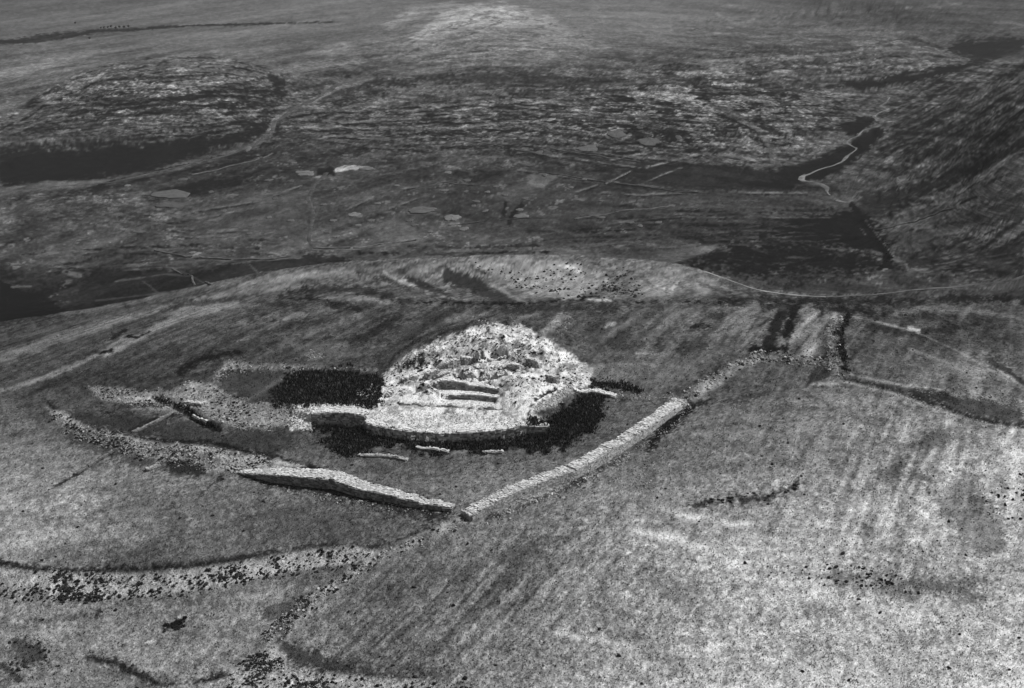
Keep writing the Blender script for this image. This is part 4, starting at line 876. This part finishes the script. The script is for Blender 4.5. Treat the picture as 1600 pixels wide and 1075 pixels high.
shrubs(DIAGB, 12, .4, .8, 'dark bush growing on the diagonal stone ridge', 'bushes on the diagonal stone ridge', dens=CL)
shrubs([(1364,372),(1372,368),(1395,395),(1392,415),(1372,420),(1384,400)], 24, 1.2, 2.6, 'dark bush lining the gully bed below the right hillside', 'bushes in the gully', hill=False)
shrubs([(648,600),(666,600),(664,611),(652,612)], 5, .9, 1.5, 'dark weed added as shade in the round pit of the mound', 'weeds added as shade in the round pit')  # plants added to darken the pit as its shade would
for px_, py_ in [(717,589),(750,586),(770,587),(742,556),(776,552),(838,556),(686,575)]: shrubs([(px_-8,py_-4),(px_+8,py_-4),(px_+8,py_+4),(px_-8,py_+4)], 3, .8, 1.5, 'dark weed added as shade in a hollow among the tower walls', 'weeds added as shade among the tower walls')  # added in the openings between walls to stand in for deep shade
p_all = []
for poly, n, hl in [(TLOW, 420, True), (TERRB, 520, True), (BANKL, 380, True), (WESTR, 380, True), (DIAGB, 200, True), (TRIB, 420, True), (NWALL, 130, True), (MOUND_PX, 420, True), ([(1150,880),(1330,880),(1420,900),(1440,930),(1300,915),(1180,895)], 120, True), ([(740,412),(880,408),(990,425),(1000,460),(880,466),(800,445)], 330, True),
    ([(0,560),(1600,480),(1600,1075),(0,1075)], 420, True), ([(1540,760),(1600,740),(1600,830),(1530,800)], 70, True), ([(20,990),(80,1000),(90,1050),(20,1050)], 60, True)]:
    p, _ = pick(poly, n, hl, CL); p_all.append(p)
p = np.vstack(p_all); n = len(p); s_ = (.09 + .22 * rng.random(n) ** 2) * np.where(p[:, 1] > 300, 1.5, 1)
V, F = cloud(ICO, IF, p + np.stack([0*s_, 0*s_, s_ * .3], 1), s_, np.stack([rng.uniform(.9,1.5,n), rng.uniform(.8,1.2,n), rng.uniform(.6,.9,n)], 1), .16)
tag(link('low_scrub', mesh_np('low_scrub', V, F, np.repeat(rng.uniform(.012, .03, n), 12), False, M_LEAF)), 'scattered small dark tufts of scrub all over the dry hilltop', 'scrub', kind='stuff')
# ---- weeds and grass
def blades(p, alb, h, nb=3):
    n = len(p); P = np.repeat(p, nb, 0); A = np.repeat(alb, nb); H = np.repeat(h, nb); m = n * nb
    a = rng.uniform(0, 6.283, m); r = rng.normal(0, .5, (m, 2)) * H[:, None]; w = H * .32
    b0 = P + np.stack([r[:,0] - np.cos(a) * w, r[:,1] - np.sin(a) * w, -.06 * H], 1); b1 = P + np.stack([r[:,0] + np.cos(a) * w, r[:,1] + np.sin(a) * w, -.06 * H], 1)
    tp = P + np.stack([r[:,0] + rng.normal(0,.25,m) * H, r[:,1] + rng.normal(0,.25,m) * H, H * rng.uniform(.7,1.2,m)], 1)
    return np.stack([b0, b1, tp], 1).reshape(-1, 3), np.repeat(A, 3)
VB, AB = [], []
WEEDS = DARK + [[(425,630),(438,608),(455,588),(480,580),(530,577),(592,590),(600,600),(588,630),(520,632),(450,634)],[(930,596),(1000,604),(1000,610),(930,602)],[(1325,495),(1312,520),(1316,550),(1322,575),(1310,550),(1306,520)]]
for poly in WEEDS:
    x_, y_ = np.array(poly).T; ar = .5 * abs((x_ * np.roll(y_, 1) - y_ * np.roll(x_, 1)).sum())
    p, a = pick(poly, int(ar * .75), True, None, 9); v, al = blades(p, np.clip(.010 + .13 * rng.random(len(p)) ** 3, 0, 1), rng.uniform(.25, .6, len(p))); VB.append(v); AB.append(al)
V = np.vstack(VB); tag(link('rank_weeds', mesh_np('rank_weeds', V, np.arange(len(V)).reshape(-1, 3), np.concatenate(AB), False, M_LEAF)), 'dense almost black weeds growing in the hollows beside the tower mound, also darkening the bastion hole', 'weeds', kind='stuff')
p, a = pick([(-40,470),(1640,470),(1640,1090),(-40,1090)], 70000, True); keep = ~inside(MOUND_PX, *project(p[:,0], p[:,1], p[:,2])); p, a = p[keep], a[keep]
n_ = len(p); v, al = blades(p, np.clip(a * rng.uniform(.45, 1.5, n_), .012, .4), rng.uniform(.10, .3, n_), 2)
tag(link('dry_grass', mesh_np('dry_grass', v, np.arange(len(v)).reshape(-1, 3), al, False, M_LEAF)), 'short dry grass covering the fields of the hilltop', 'grass', kind='stuff')

# ------------------------------------------------------------------ masonry walls
def resample(P, step):
    P = np.asarray(P, float); seg = np.linalg.norm(np.diff(P[:, :2], axis=0), axis=1); L = np.concatenate([[0], np.cumsum(seg)])
    n = max(3, int(L[-1] / step) + 1); t = np.linspace(0, L[-1], n)
    return np.stack([np.interp(t, L, P[:, k]) for k in range(P.shape[1])], 1), L[-1]
def normals2(P):
    d = np.gradient(P[:, :2], axis=0); d /= np.linalg.norm(d, axis=1)[:, None] + 1e-9
    return np.stack([d[:, 1], -d[:, 0]], 1), d        # to the viewer's side when the line runs left to right
wall_no = [0]
def wall(name, P, width, label, cat, hgt=None, foot=None, stone=.42, course=.28, tface=(120,190), ttop=(170,235), rag=.14, group=None, fside=True, taper=None):
    """P: polyline of the front top edge; z is the top (or ground + hgt). width goes to the far side."""
    wall_no[0] += 1; sd_ = wall_no[0] * 7
    P = np.asarray(P, float)
    S, L = resample(P if P.shape[1] == 3 else np.c_[P, 0 * P[:, 0]], .35)
    N, D = normals2(S); n = len(S)
    w = np.full(n, width) if np.ndim(width) == 0 else np.interp(np.linspace(0, 1, n), np.linspace(0, 1, len(width)), width)
    gf = sample(Z, S[:, 0] + N[:, 0] * .5, S[:, 1] + N[:, 1] * .5); gb = sample(Z, S[:, 0] - N[:, 0] * (w + .5), S[:, 1] - N[:, 1] * (w + .5))
    if hgt is not None:
        hh_ = np.full(n, hgt) if np.ndim(hgt) == 0 else np.interp(np.linspace(0, 1, n), np.linspace(0, 1, len(hgt)), hgt)
        top = gf + hh_
    else: top = S[:, 2].copy()
    tz = np.arange(n) * .35
    top = top + rag * fbm(tz / 1.2, tz * 0 + sd_, 3, 3)
    zf = (gf if foot is None else np.minimum(gf, foot)) - .35; zb = np.minimum(gb, top - .2) - .35
    j1 = .16 * fbm(tz / 2.2, tz * 0 + sd_ + 3, 3, 5); j2 = .45 * np.minimum(w, 1.6) * fbm(tz / 2.5, tz * 0 + sd_ + 9, 3, 6)
    f2 = S[:, :2] + N * j1[:, None]; b2 = S[:, :2] - N * (w + j2)[:, None]
    o0 = S[n // 2]; org = np.array([o0[0], o0[1], sample(Z, o0[0], o0[1])])
    batter = .06
    ring = np.stack([np.c_[f2 + N * batter, zf], np.c_[f2, top - .06], np.c_[f2 - N * (w * .5)[:, None], top + .03], np.c_[b2, top - .08], np.c_[b2, zb]], 1)
    V = (ring - org).reshape(-1, 3); F = []
    for i in range(n - 1):
        for k in range(4): F.append((i*5+k, (i+1)*5+k, (i+1)*5+k+1, i*5+k+1))
    for i in (0, n - 1):
        F.append((i*5, i*5+1, i*5+2, i*5+2)); F.append((i*5, i*5+2, i*5+3, i*5+4))
    Ftri = [f for f in F if len(set(f)) == 4]; F3 = [tuple(dict.fromkeys(f)) for f in F if len(set(f)) == 3]
    al = np.tile([lin(np.mean(tface) * .8) / KLIT] * 2 + [lin(np.mean(ttop) * .9) / KLIT] * 2 + [lin(np.mean(tface) * .8) / KLIT], n)
    root = empty(name, org, label, cat, group); root['kind'] = 'thing'
    link('rubble_core', mesh_np('rubble_core', V, [np.array(Ftri), np.array(F3)], al, False, M_STONE), root)
    # facing stones
    pos, size, dirs, tone = [], [], [], []
    def put(x, y, z, l, dth, h, dr, tn): pos.append((x, y, z)); size.append((l, dth, h)); dirs.append(dr); tone.append(tn)
    at = lambda s_, A: np.array([np.interp(s_, np.linspace(0, L, n), A[:, k]) for k in range(A.shape[1])]) if A.ndim == 2 else np.interp(s_, np.linspace(0, L, n), A)
    for side in ((1, -1) if fside else (1,)):
        A2 = f2 if side == 1 else b2; zlo = zf if side == 1 else zb
        maxh = (top - zlo).max(); r = 0; z = 0
        while z < maxh:
            ch = course * rng.uniform(.8, 1.2); s_ = rng.uniform(0, stone)
            while s_ < L:
                l = stone * rng.uniform(.6, 1.5); c = min(s_ + l / 2, L); tp = at(c, top); zl = at(c, zlo) + .1; zc = zl + z + ch / 2
                if zc < tp - .02 and rng.random() > .03:
                    q = at(c, A2); nn = at(c, N) * side
                    put(q[0] + nn[0] * .02, q[1] + nn[1] * .02, zc, l * .94, .26 + rng.uniform(0, .08), ch * .9, at(c, D), rng.uniform(*tface))
                s_ += l
            z += ch
    s_ = 0
    while s_ < L:
        l = stone * rng.uniform(.6, 1.3); c = min(s_ + l / 2, L); ww = at(c, w); q = at(c, f2); nn = at(c, N); tp = at(c, top); k = 0.05
        while k < ww:
            d_ = stone * rng.uniform(.6, 1.2)
            if rng.random() > .12: put(q[0] - nn[0] * (k + d_ / 2), q[1] - nn[1] * (k + d_ / 2), tp - .05 + rng.uniform(-.05, .07), l * .9, d_ * .85, course * rng.uniform(.6, 1), at(c, D), rng.uniform(*ttop))
            k += d_
        s_ += l
    for e, sg in ((0, -1), (n - 1, 1)):
        ww = w[e]; k = .1
        while k < ww:
            d_ = stone * rng.uniform(.7, 1.2); z = zf[e] + .1
            while z < top[e] - .1:
                ch = course * rng.uniform(.8, 1.2); q = f2[e] - N[e] * (k + d_ / 2) + D[e] * sg * .02
                put(q[0], q[1], z + ch / 2, .26, d_ * .9, ch * .9, D[e], rng.uniform(*tface)); z += ch
            k += d_
    pos, size, dirs, tone = map(np.array, (pos, size, dirs, tone)); m = len(pos)
    C8 = (CUBE[None] + rng.normal(0, .045, (m, 8, 3))) * size[:, None, :]
    yaw = rng.normal(0, .06, m); dx = dirs[:, 0] * np.cos(yaw) - dirs[:, 1] * np.sin(yaw); dy = dirs[:, 0] * np.sin(yaw) + dirs[:, 1] * np.cos(yaw)
    Vs_ = np.stack([C8[..., 0] * dx[:, None] - C8[..., 1] * dy[:, None], C8[..., 0] * dy[:, None] + C8[..., 1] * dx[:, None], C8[..., 2]], -1) + (pos - org)[:, None]
    Fs_ = (CF[None] + (np.arange(m) * 8)[:, None, None]).reshape(-1, 4)
    tag(link('masonry', mesh_np('masonry', Vs_.reshape(-1, 3), Fs_, np.repeat(lin(tone) / KLIT, 8), False, M_STONE), root), None, None, kind='stuff')
    return root
def G(pts): return Up(pts)[:, :2]
def atz(pts): return np.array([at_z(*q) for q in pts])
# top edge pixels plus height above ground -> stand the walls where their feet are
wall('rampart_wall', G([(736,814),(800,786),(860,762),(900,748),(950,720),(1000,688),(1040,658),(1072,633)]), [2.1,2.1,2.2,2.2,2.1,2.2,2.6], 'long pale straight stone wall running diagonally right of the tower mound', 'wall', hgt=[1.1,1.7,1.9,1.8,2.0,1.6,1.7,1.3,.8], tface=(140,200), ttop=(160,228), rag=.3)
wall('rampart_wall', G([(372,740),(420,752),(470,760),(520,764),(560,776),(620,787),(660,795),(705,799)]), [1.2,2.6,3.2,3.2,2.8,2.2,1.8,1.5], 'curving stone wall with bright top and shaded front, left of the gap between two walls', 'wall', hgt=[.3,1.2,1.8,1.9,1.5,1.4,1.1,.7], tface=(85,165), ttop=(160,228), rag=.3)
wall('revetment_wall', REVET, [1.2,1.2,1.2,1.2,1.2,1.2,1.5,1.2], 'long curved retaining wall in front of the tower terrace with dark weeds at its foot', 'wall', foot=-.5, stone=.55, course=.34, tface=(105,232), ttop=(185,240), fside=False, rag=.28)
wall('stone_bastion', BASTION, [1.5,3.0,3.0,3.0,2.0], 'squat masonry bastion with dark front at the left end of the terrace', 'bastion', foot=-.8, tface=(95,222), ttop=(190,235), stone=.45, course=.3)
wall('tower_wall', WALL_A, [.9,1.2,1.2,1.2,1.0,1.0], 'highest stepped tower wall with ragged top in the middle of the mound', 'wall', tface=(95,165), ttop=(200,240), stone=.5, course=.3, rag=.2, fside=False)
wall('tower_wall', WALL_B, 1.0, 'second stepped tower wall, just below the highest one', 'wall', tface=(95,165), ttop=(200,240), stone=.5, course=.3, fside=False)
wall('tower_wall', WALL_C, .9, 'lowest and longest course of the tower walls above the pale terrace', 'wall', tface=(140,220), ttop=(185,235), stone=.45, course=.2, rag=.75, fside=False)
for pts, w_, lab in [([(686,587,3.6),(700,581,4.0),(712,579,4.1)],.9,'pale leaning wall stub left of the small dark doorway in the tower'),
    ([(727,586,3.9),(738,582,4.3),(746,583,4.1)],1.0,'wall stub between the two dark openings in the tower'),
    ([(754,585,4.0),(764,583,4.0)],.9,'wall stub right of the tall dark slit in the tower'),
    ([(778,588,4.0),(792,586,4.1)],.9,'low wall stub beside the bright heap at the right of the tower'),
    ([(724,556,4.9),(738,550,5.3),(748,552,5.1)],.9,'ruined wall over the arched dark hollow high on the mound'),
    ([(765,547,5.4),(776,543,5.7),(788,548,5.3)],1.0,'ruined wall over the dark pit near the top of the mound'),
    ([(630,592,3.2),(642,588,3.4),(652,587,3.2)],.8,'pale wall stub low on the left slope of the mound'),
    ([(668,583,4.0),(678,579,4.2),(686,578,4.0)],.8,'wall stub left of the leaning stub in the tower'),
    ([(698,566,4.4),(708,562,4.6),(718,561,4.4)],.8,'ruined wall scrap halfway up the middle of the mound'),
    ([(792,568,4.6),(802,569,4.7),(810,572,4.4)],.8,'wall scrap just above the bright smooth heap'),
    ([(822,562,4.6),(834,563,4.7),(842,567,4.4)],.8,'wall scrap on the right shoulder above the smooth slope'),
    ([(852,585,3.4),(862,587,3.4),(870,591,3.2)],.8,'lowest wall scrap near the right foot of the mound'),
    ([(606,616,2.2),(615,612,2.3)],.8,'small wall stub at the lower left corner of the mound')]:
    Pw = atz(pts); g = sample(Z, Pw[:, 0], Pw[:, 1]); Pw[:, 2] = np.clip(Pw[:, 2], g + .5, g + 1.5)
    wall('room_wall', Pw, w_, lab, 'wall', tface=(110,210), ttop=(190,240), stone=.38, rag=.7, group='ruined room walls on the mound')
wall('spur_wall', G([(898,612),(925,615),(960,622)]), [1.4,1.2,.9], 'low white wall reaching right from the corner of the mound', 'wall', hgt=[.7,.7,.4], tface=(150,200), ttop=(205,245))
wall('low_wall', G([(560,714),(590,715),(610,717),(634,721)]), .5, 'thin pale line of stones in the dark grass, left of the other two lines', 'wall', hgt=.35, tface=(120,170), ttop=(150,205), rag=.2, stone=.35, group='thin stone lines below the terrace')
wall('low_wall', G([(650,702),(675,704),(699,708)]), .5, 'thin pale line of stones in the black weeds below the terrace', 'wall', hgt=.4, tface=(130,180), ttop=(180,230), rag=.2, stone=.35, group='thin stone lines below the terrace')
wall('low_wall', G([(754,709),(785,709)]), .4, 'short dotted line of white stones under the right end of the terrace', 'wall', hgt=.35, tface=(130,180), ttop=(170,230), rag=.25, stone=.35, group='thin stone lines below the terrace')
wall('low_wall', G([(208,676),(235,664),(255,655),(285,648)]), .4, 'low grey stone wall crossing the hollow behind the left rubble bank', 'wall', hgt=.3, tface=(90,130), ttop=(115,160), rag=.2)
wall('low_wall', G([(118,742),(150,722),(176,706)]), .3, 'low wall running down from the left rubble bank into the pale field', 'wall', hgt=.22, tface=(80,120), ttop=(110,150), rag=.15)
wall('trench_wall', G([(276,630),(300,633),(316,635)]), .9, 'pale flat row of blocks on the edge of the trench at the left', 'wall', hgt=.55, tface=(130,170), ttop=(175,215))
wall('stone_block', G([(300,652),(312,658),(320,662)]), 1.5, 'big pale squared block standing in the dark trench at the left', 'block', hgt=.9, tface=(90,130), ttop=(195,225), stone=.8)
wall('low_wall', G([(232,737),(250,728)]), .5, 'short pale scrap of wall under the left rubble bank', 'wall', hgt=.4, tface=(120,160), ttop=(150,190))

# ------------------------------------------------------------------ tracks, stream bed, field walls, outcrops and trees in the valley
def drape(name, pts, widths, tone, lift, jag=.25, hill=False):
    P = Up(pts); S, L = resample(P[:, :2], max(2.0, np.linalg.norm(P[0, :2]) / 250)); n = len(S); N, D = normals2(S)
    w = np.interp(np.linspace(0, 1, n), np.linspace(0, 1, len(np.atleast_1d(widths))), np.atleast_1d(widths)) * .5
    t = np.arange(n) * 1.0; cols = []
    for k in (-1, -.5, 0, .5, 1):
        off_ = w * k * (1 + jag * fbm(t / 4, t * 0 + k * 7 + len(pts), 2, 7)); q = S + N * off_[:, None]
        cols.append(np.c_[q, sample(Z, q[:, 0], q[:, 1]) + lift * (1.4 - abs(k))])
    V = np.stack(cols, 1).reshape(-1, 3); gap = (fbm(t / 5, t * 0 + len(pts) * 3.1, 2, 14) > .52) & (name == 'stream_bed'); F = np.array([(i*5+k, (i+1)*5+k, (i+1)*5+k+1, i*5+k+1) for i in range(n-1) if not gap[i] for k in range(4)])
    r = np.linalg.norm(V[:, :2], axis=1); tr_ = np.exp(-HAZE * r); al = np.clip((lin(tone) - (1 - tr_) * air) / (tr_ * KLIT), .02, .6) * np.repeat(rng.uniform(.6, 1.25, n), 5) * rng.uniform(.75, 1.25, len(V))
    o = link(name, mesh_np(name, V, F, al, True, M_TRACK)); o['kind'] = 'structure'; return o
drape('dirt_track', [(0,302),(70,292),(170,286),(270,263),(340,246),(400,226),(425,205),(430,190),(455,172),(500,152),(545,128),(575,121)], [2,3,2,2.5,2,2.5,2.5,3.5,3.5,3], 90, .2, 1.0)
drape('stream_bed', STREAM, [1.0,2.0,1.4,3.0,1.2,1.0,2.0,1.0,3.5,2.2,1.4], 122, .2, 1.3)
drape('footpath', [(1100,424),(1140,438),(1180,452),(1230,460),(1290,464)], [1.5,2,2,2.2,2], 138, .15)
drape('footpath', [(1290,464),(1370,460),(1440,452),(1520,444),(1600,432)], [1.6,1.4,2.5,3,3], 98, .15)
drape('footpath', [(510,270),(490,290),(482,310),(490,335),(484,362),(482,375),(492,388)], [3,2,2,2,2,2], 84, .2)
def field_wall(pts, h, w, tone, label, hill=False):
    P = Up(pts); S, L = resample(P[:, :2], max(1.2, np.linalg.norm(P[0, :2]) / 400)); n = len(S); N, D = normals2(S); t = np.arange(n) * 1.0
    w *= .7; ho = .65 * h * (1 + .5 * fbm(t / 3, t * 0 + pts[0][0], 3, 8)); jo = .4 * fbm(t / 5, t * 0 + pts[0][1], 2, 9)
    S = S + N * jo[:, None]; ring = []
    for k, hz in ((.6, -.3), (.42, .8), (0, 1.05), (-.42, .8), (-.6, -.3)):
        q = S + N * (k * w) * (1 + .2 * rng.normal(size=(n, 1))); z = sample(Z, q[:, 0], q[:, 1]); ring.append(np.c_[q, z + np.where(hz > 0, ho * hz * rng.uniform(.8, 1.2, n), hz)])
    w *= .8
    org = np.array([S[n // 2, 0], S[n // 2, 1], sample(Z, S[n // 2, 0], S[n // 2, 1])])
    V = (np.stack(ring, 1) - org).reshape(-1, 3); gap = fbm(t / 6, t * 0 + pts[0][0] * 3.7, 2, 12) > .33; F = np.array([(i*5+k, (i+1)*5+k, (i+1)*5+k+1, i*5+k+1) for i in range(n-1) if not gap[i] for k in range(4)])
    al = lin(tone) / KLIT * rng.uniform(.45, 1.4, len(V)); o = link('field_wall', mesh_np('field_wall', V, F, np.clip(al, .02, .6), False, M_STONE), None, org)
    tag(o, label, 'wall', 'stone field walls in the valley', 'thing')
for q in [([(490,388),(560,388),(610,380),(660,374)],.9,1.8,106,'pale field wall under the light triangular field in the valley'),
 ([(230,388),(290,402),(360,406),(430,405),(470,402)],.9,1.6,100,'field wall along the valley edge left of the hill crest'),
 ([(300,273),(350,262),(400,250),(425,240)],.7,1.3,90,'field wall curving below the valley track'),
 ([(860,232),(930,243),(1000,254)],.8,1.6,100,'straight field wall running right through the dark mid-valley fields'),
 ([(725,220),(770,226),(815,236),(860,243)],.8,1.6,102,'straight field wall left of the large pale outcrops in mid-valley'),
 ([(810,264),(900,278),(1000,291),(1090,301)],.8,1.4,84,'long straight field wall below the pale square field'),
 ([(945,288),(965,278),(985,268)],.8,1.5,98,'short slanting field wall in the dark fields right of the pale square field'),
 ([(880,345),(950,335),(1010,328),(1050,322)],.8,1.6,100,'long pale field wall above the dark flats right of centre'),
 ([(700,352),(780,344),(860,340)],.7,1.3,78,'faint field wall in the dark flats below centre'),
 ([(1080,330),(1130,318),(1190,312)],.7,1.4,86,'field wall climbing towards the stream bend'),
 ([(270,420),(300,432),(328,447)],.7,1.3,92,'slanting terrace wall under the crest at the left'),
 ([(640,298),(690,285),(740,290)],.6,1.3,84,'short field wall in the middle of the valley'),
 ([(1365,358),(1420,348),(1460,336),(1490,326)],.7,1.4,96,'field wall rising from the gully up the right hillside')]:
    field_wall(*q)
def outcrop(px, py, wpx, hpx, tone, label, group):
    c = U(px, py)[0]; d = math.hypot(c[0], c[1]); ppm = FPX / math.hypot(d, CAM_Z - c[2]); g = (CAM_Z - c[2]) / math.hypot(d, CAM_Z - c[2])
    rx = wpx / ppm / 2; ry = hpx / ppm / g / 2; n = 22; a = np.linspace(0, 2 * math.pi, n + 1)[:-1]; ph = rng.uniform(0, 50)
    wob = 1 + .38 * fbm(np.cos(a) * 1.6 + ph, np.sin(a) * 1.6, 3, 11) + rng.normal(0, .05, n); V = []; hgt = min(.9, .12 * min(rx, ry) + .25)
    for k, (rr, hz) in enumerate([(1.0, -.8), (.97, .55), (.8, .8), (.5, 1.0), (.2, 1.05)]):
        x_ = c[0] + rx * rr * wob * np.cos(a); y_ = c[1] + ry * rr * wob * np.sin(a); z_ = sample(Z, x_, y_) + hgt * hz * rng.uniform(.85, 1.15, n); V.append(np.c_[x_, y_, z_])
    V = np.vstack(V) - c; F = np.array([(k*n+i, k*n+(i+1)%n, (k+1)*n+(i+1)%n, (k+1)*n+i) for k in range(4) for i in range(n)]); top = np.array([(4*n, 4*n+i, 4*n+i+1) for i in range(1, n - 1)])
    tr_ = math.exp(-HAZE * d); al = np.clip((lin(tone) - (1 - tr_) * air) / (tr_ * KLIT), .02, .6) * rng.uniform(.8, 1.2, len(V))
    tag(link('rock_outcrop', mesh_np('rock_outcrop', V, [F, top], al, False, M_STONE), None, c), label, 'rock outcrop', group)
for q in [(266,304,54,13,96,'upper of the two big flat pale rock slabs in the left valley'),(268,322,52,14,88,'lower of the two big flat pale rock slabs in the left valley'),
 (706,341,28,9,118,'bright oval rock slab right of the light triangular field'),(725,358,16,6,108,'small oval rock slab below and right of the bright oval one'),
 (918,233,36,12,104,'pale rock slab with a notched right edge in mid-valley'),(962,210,28,8,96,'oval rock slab above the notched one in mid-valley'),(1014,222,34,10,96,'broad rock slab right of centre in mid-valley'),
 (286,281,16,5,90,'small lone rock beyond the two big slabs at the left'),(572,264,28,4,108,'bright white rock cut beside the dark pit in mid-valley'),(478,272,30,8,112,'pale rocky rim left of the dark pit in mid-valley'),
 (660,329,44,10,100,'knobbly rock slab above the light triangular field'),(553,336,20,6,120,'white rock ledge left of the light triangular field'),(815,338,26,6,110,'small bright rock at the edge of the dark flats below centre')]:
    outcrop(*q, 'pale rock outcrops in the valley')
for px, py in [(540,243),(388,233),(445,240),(460,255),(600,252),(420,282),(505,320),(520,345),(560,352),(580,345),(512,363),(525,370),(648,352),(672,362),(745,315),(762,300),(775,292),(790,305),(700,270),(670,258),(730,282),(812,328),(818,334),(758,330),(740,322),(852,274),(892,293),(940,314),(985,348),(940,340),(1028,348),(1000,353),(695,298),(620,290),(590,318),(640,345),(820,310),(842,238),(830,259),(880,222),(1000,200),(1060,215),(350,330),(330,300),(430,310),(300,395),(200,290),(420,340),(390,365),(455,345)]:
    where = min([((500, 330), 'beside the bending footpath'), ((610, 360), 'near the pale triangular field'), ((720, 330), 'around the bright oval slab'), ((840, 285), 'near the pale square field'), ((1000, 345), 'on the dark flats'), ((330, 300), 'right of the two big slabs'), ((400, 370), 'on the pale meadow'), ((560, 245), 'by the white rock cut'), ((1000, 205), 'among the field walls beyond'), ((740, 285), 'in the middle dark fields')], key=lambda w: math.hypot(w[0][0] - px, 1.5 * (w[0][1] - py)))[1]
    outcrop(px, py, rng.uniform(8, 14), rng.uniform(2.5, 4), rng.uniform(88, 112), 'small pale rock in the valley, ' + where, 'small pale rocks ' + where)
crown = []
for k in range(3):
    V = ICO * np.array([1.5, 1.5, 1.3]) + rng.normal(0, .28, ICO.shape); crown.append(mesh_np('crown', V + np.array([0, 0, 2.4]), IF, None, False, M_SHRUB))
a8 = np.linspace(0, 6.283, 7)[:-1]; TV = np.vstack([np.c_[.16 * np.cos(a8), .16 * np.sin(a8), a8 * 0 - .2], np.c_[.1 * np.cos(a8), .1 * np.sin(a8), a8 * 0 + 2.0]])
trunk_me = mesh_np('trunk', TV, np.array([(i, (i+1)%6, 6+(i+1)%6, 6+i) for i in range(6)]), None, True, M_TRUNK)
for px, py in [(158,46),(163,45),(169,45),(174,44),(181,46),(187,45),(194,45),(201,44),(140,62),(118,38)]:
    c = U(px, py)[0]; t = empty('tree', c, 'tiny dark tree in the far row along the plain at the upper left', 'tree', 'far row of trees'); t.scale = (rng.uniform(.8, 1.2),) * 3
    link('crown', crown[rng.integers(3)], t); link('trunk', trunk_me, t)

# ------------------------------------------------------------------ air between here and the far hills
bx0, bx1, by0, by1, bz0, bz1 = -9000, 9000, -600, 9900, -110, 108
V = np.array([(bx0,by0,bz0),(bx1,by0,bz0),(bx1,by1,bz0),(bx0,by1,bz0),(bx0,by0,bz1),(bx1,by0,bz1),(bx1,by1,bz1),(bx0,by1,bz1)], float)
hz = link('haze', mesh_np('haze', V, CF)); hz['kind'] = 'stuff'
mh = bpy.data.materials.new('thin_haze'); mh.use_nodes = True; nn_ = mh.node_tree.nodes
nn_.remove(nn_['Principled BSDF']); pv = nn_.new('ShaderNodeVolumePrincipled'); pv.inputs['Color'].default_value = (.9, .9, .9, 1); pv.inputs['Density'].default_value = HAZE; pv.inputs['Anisotropy'].default_value = 0
mh.node_tree.links.new(pv.outputs[0], nn_['Material Output'].inputs['Volume']); hz.data.materials.append(mh)
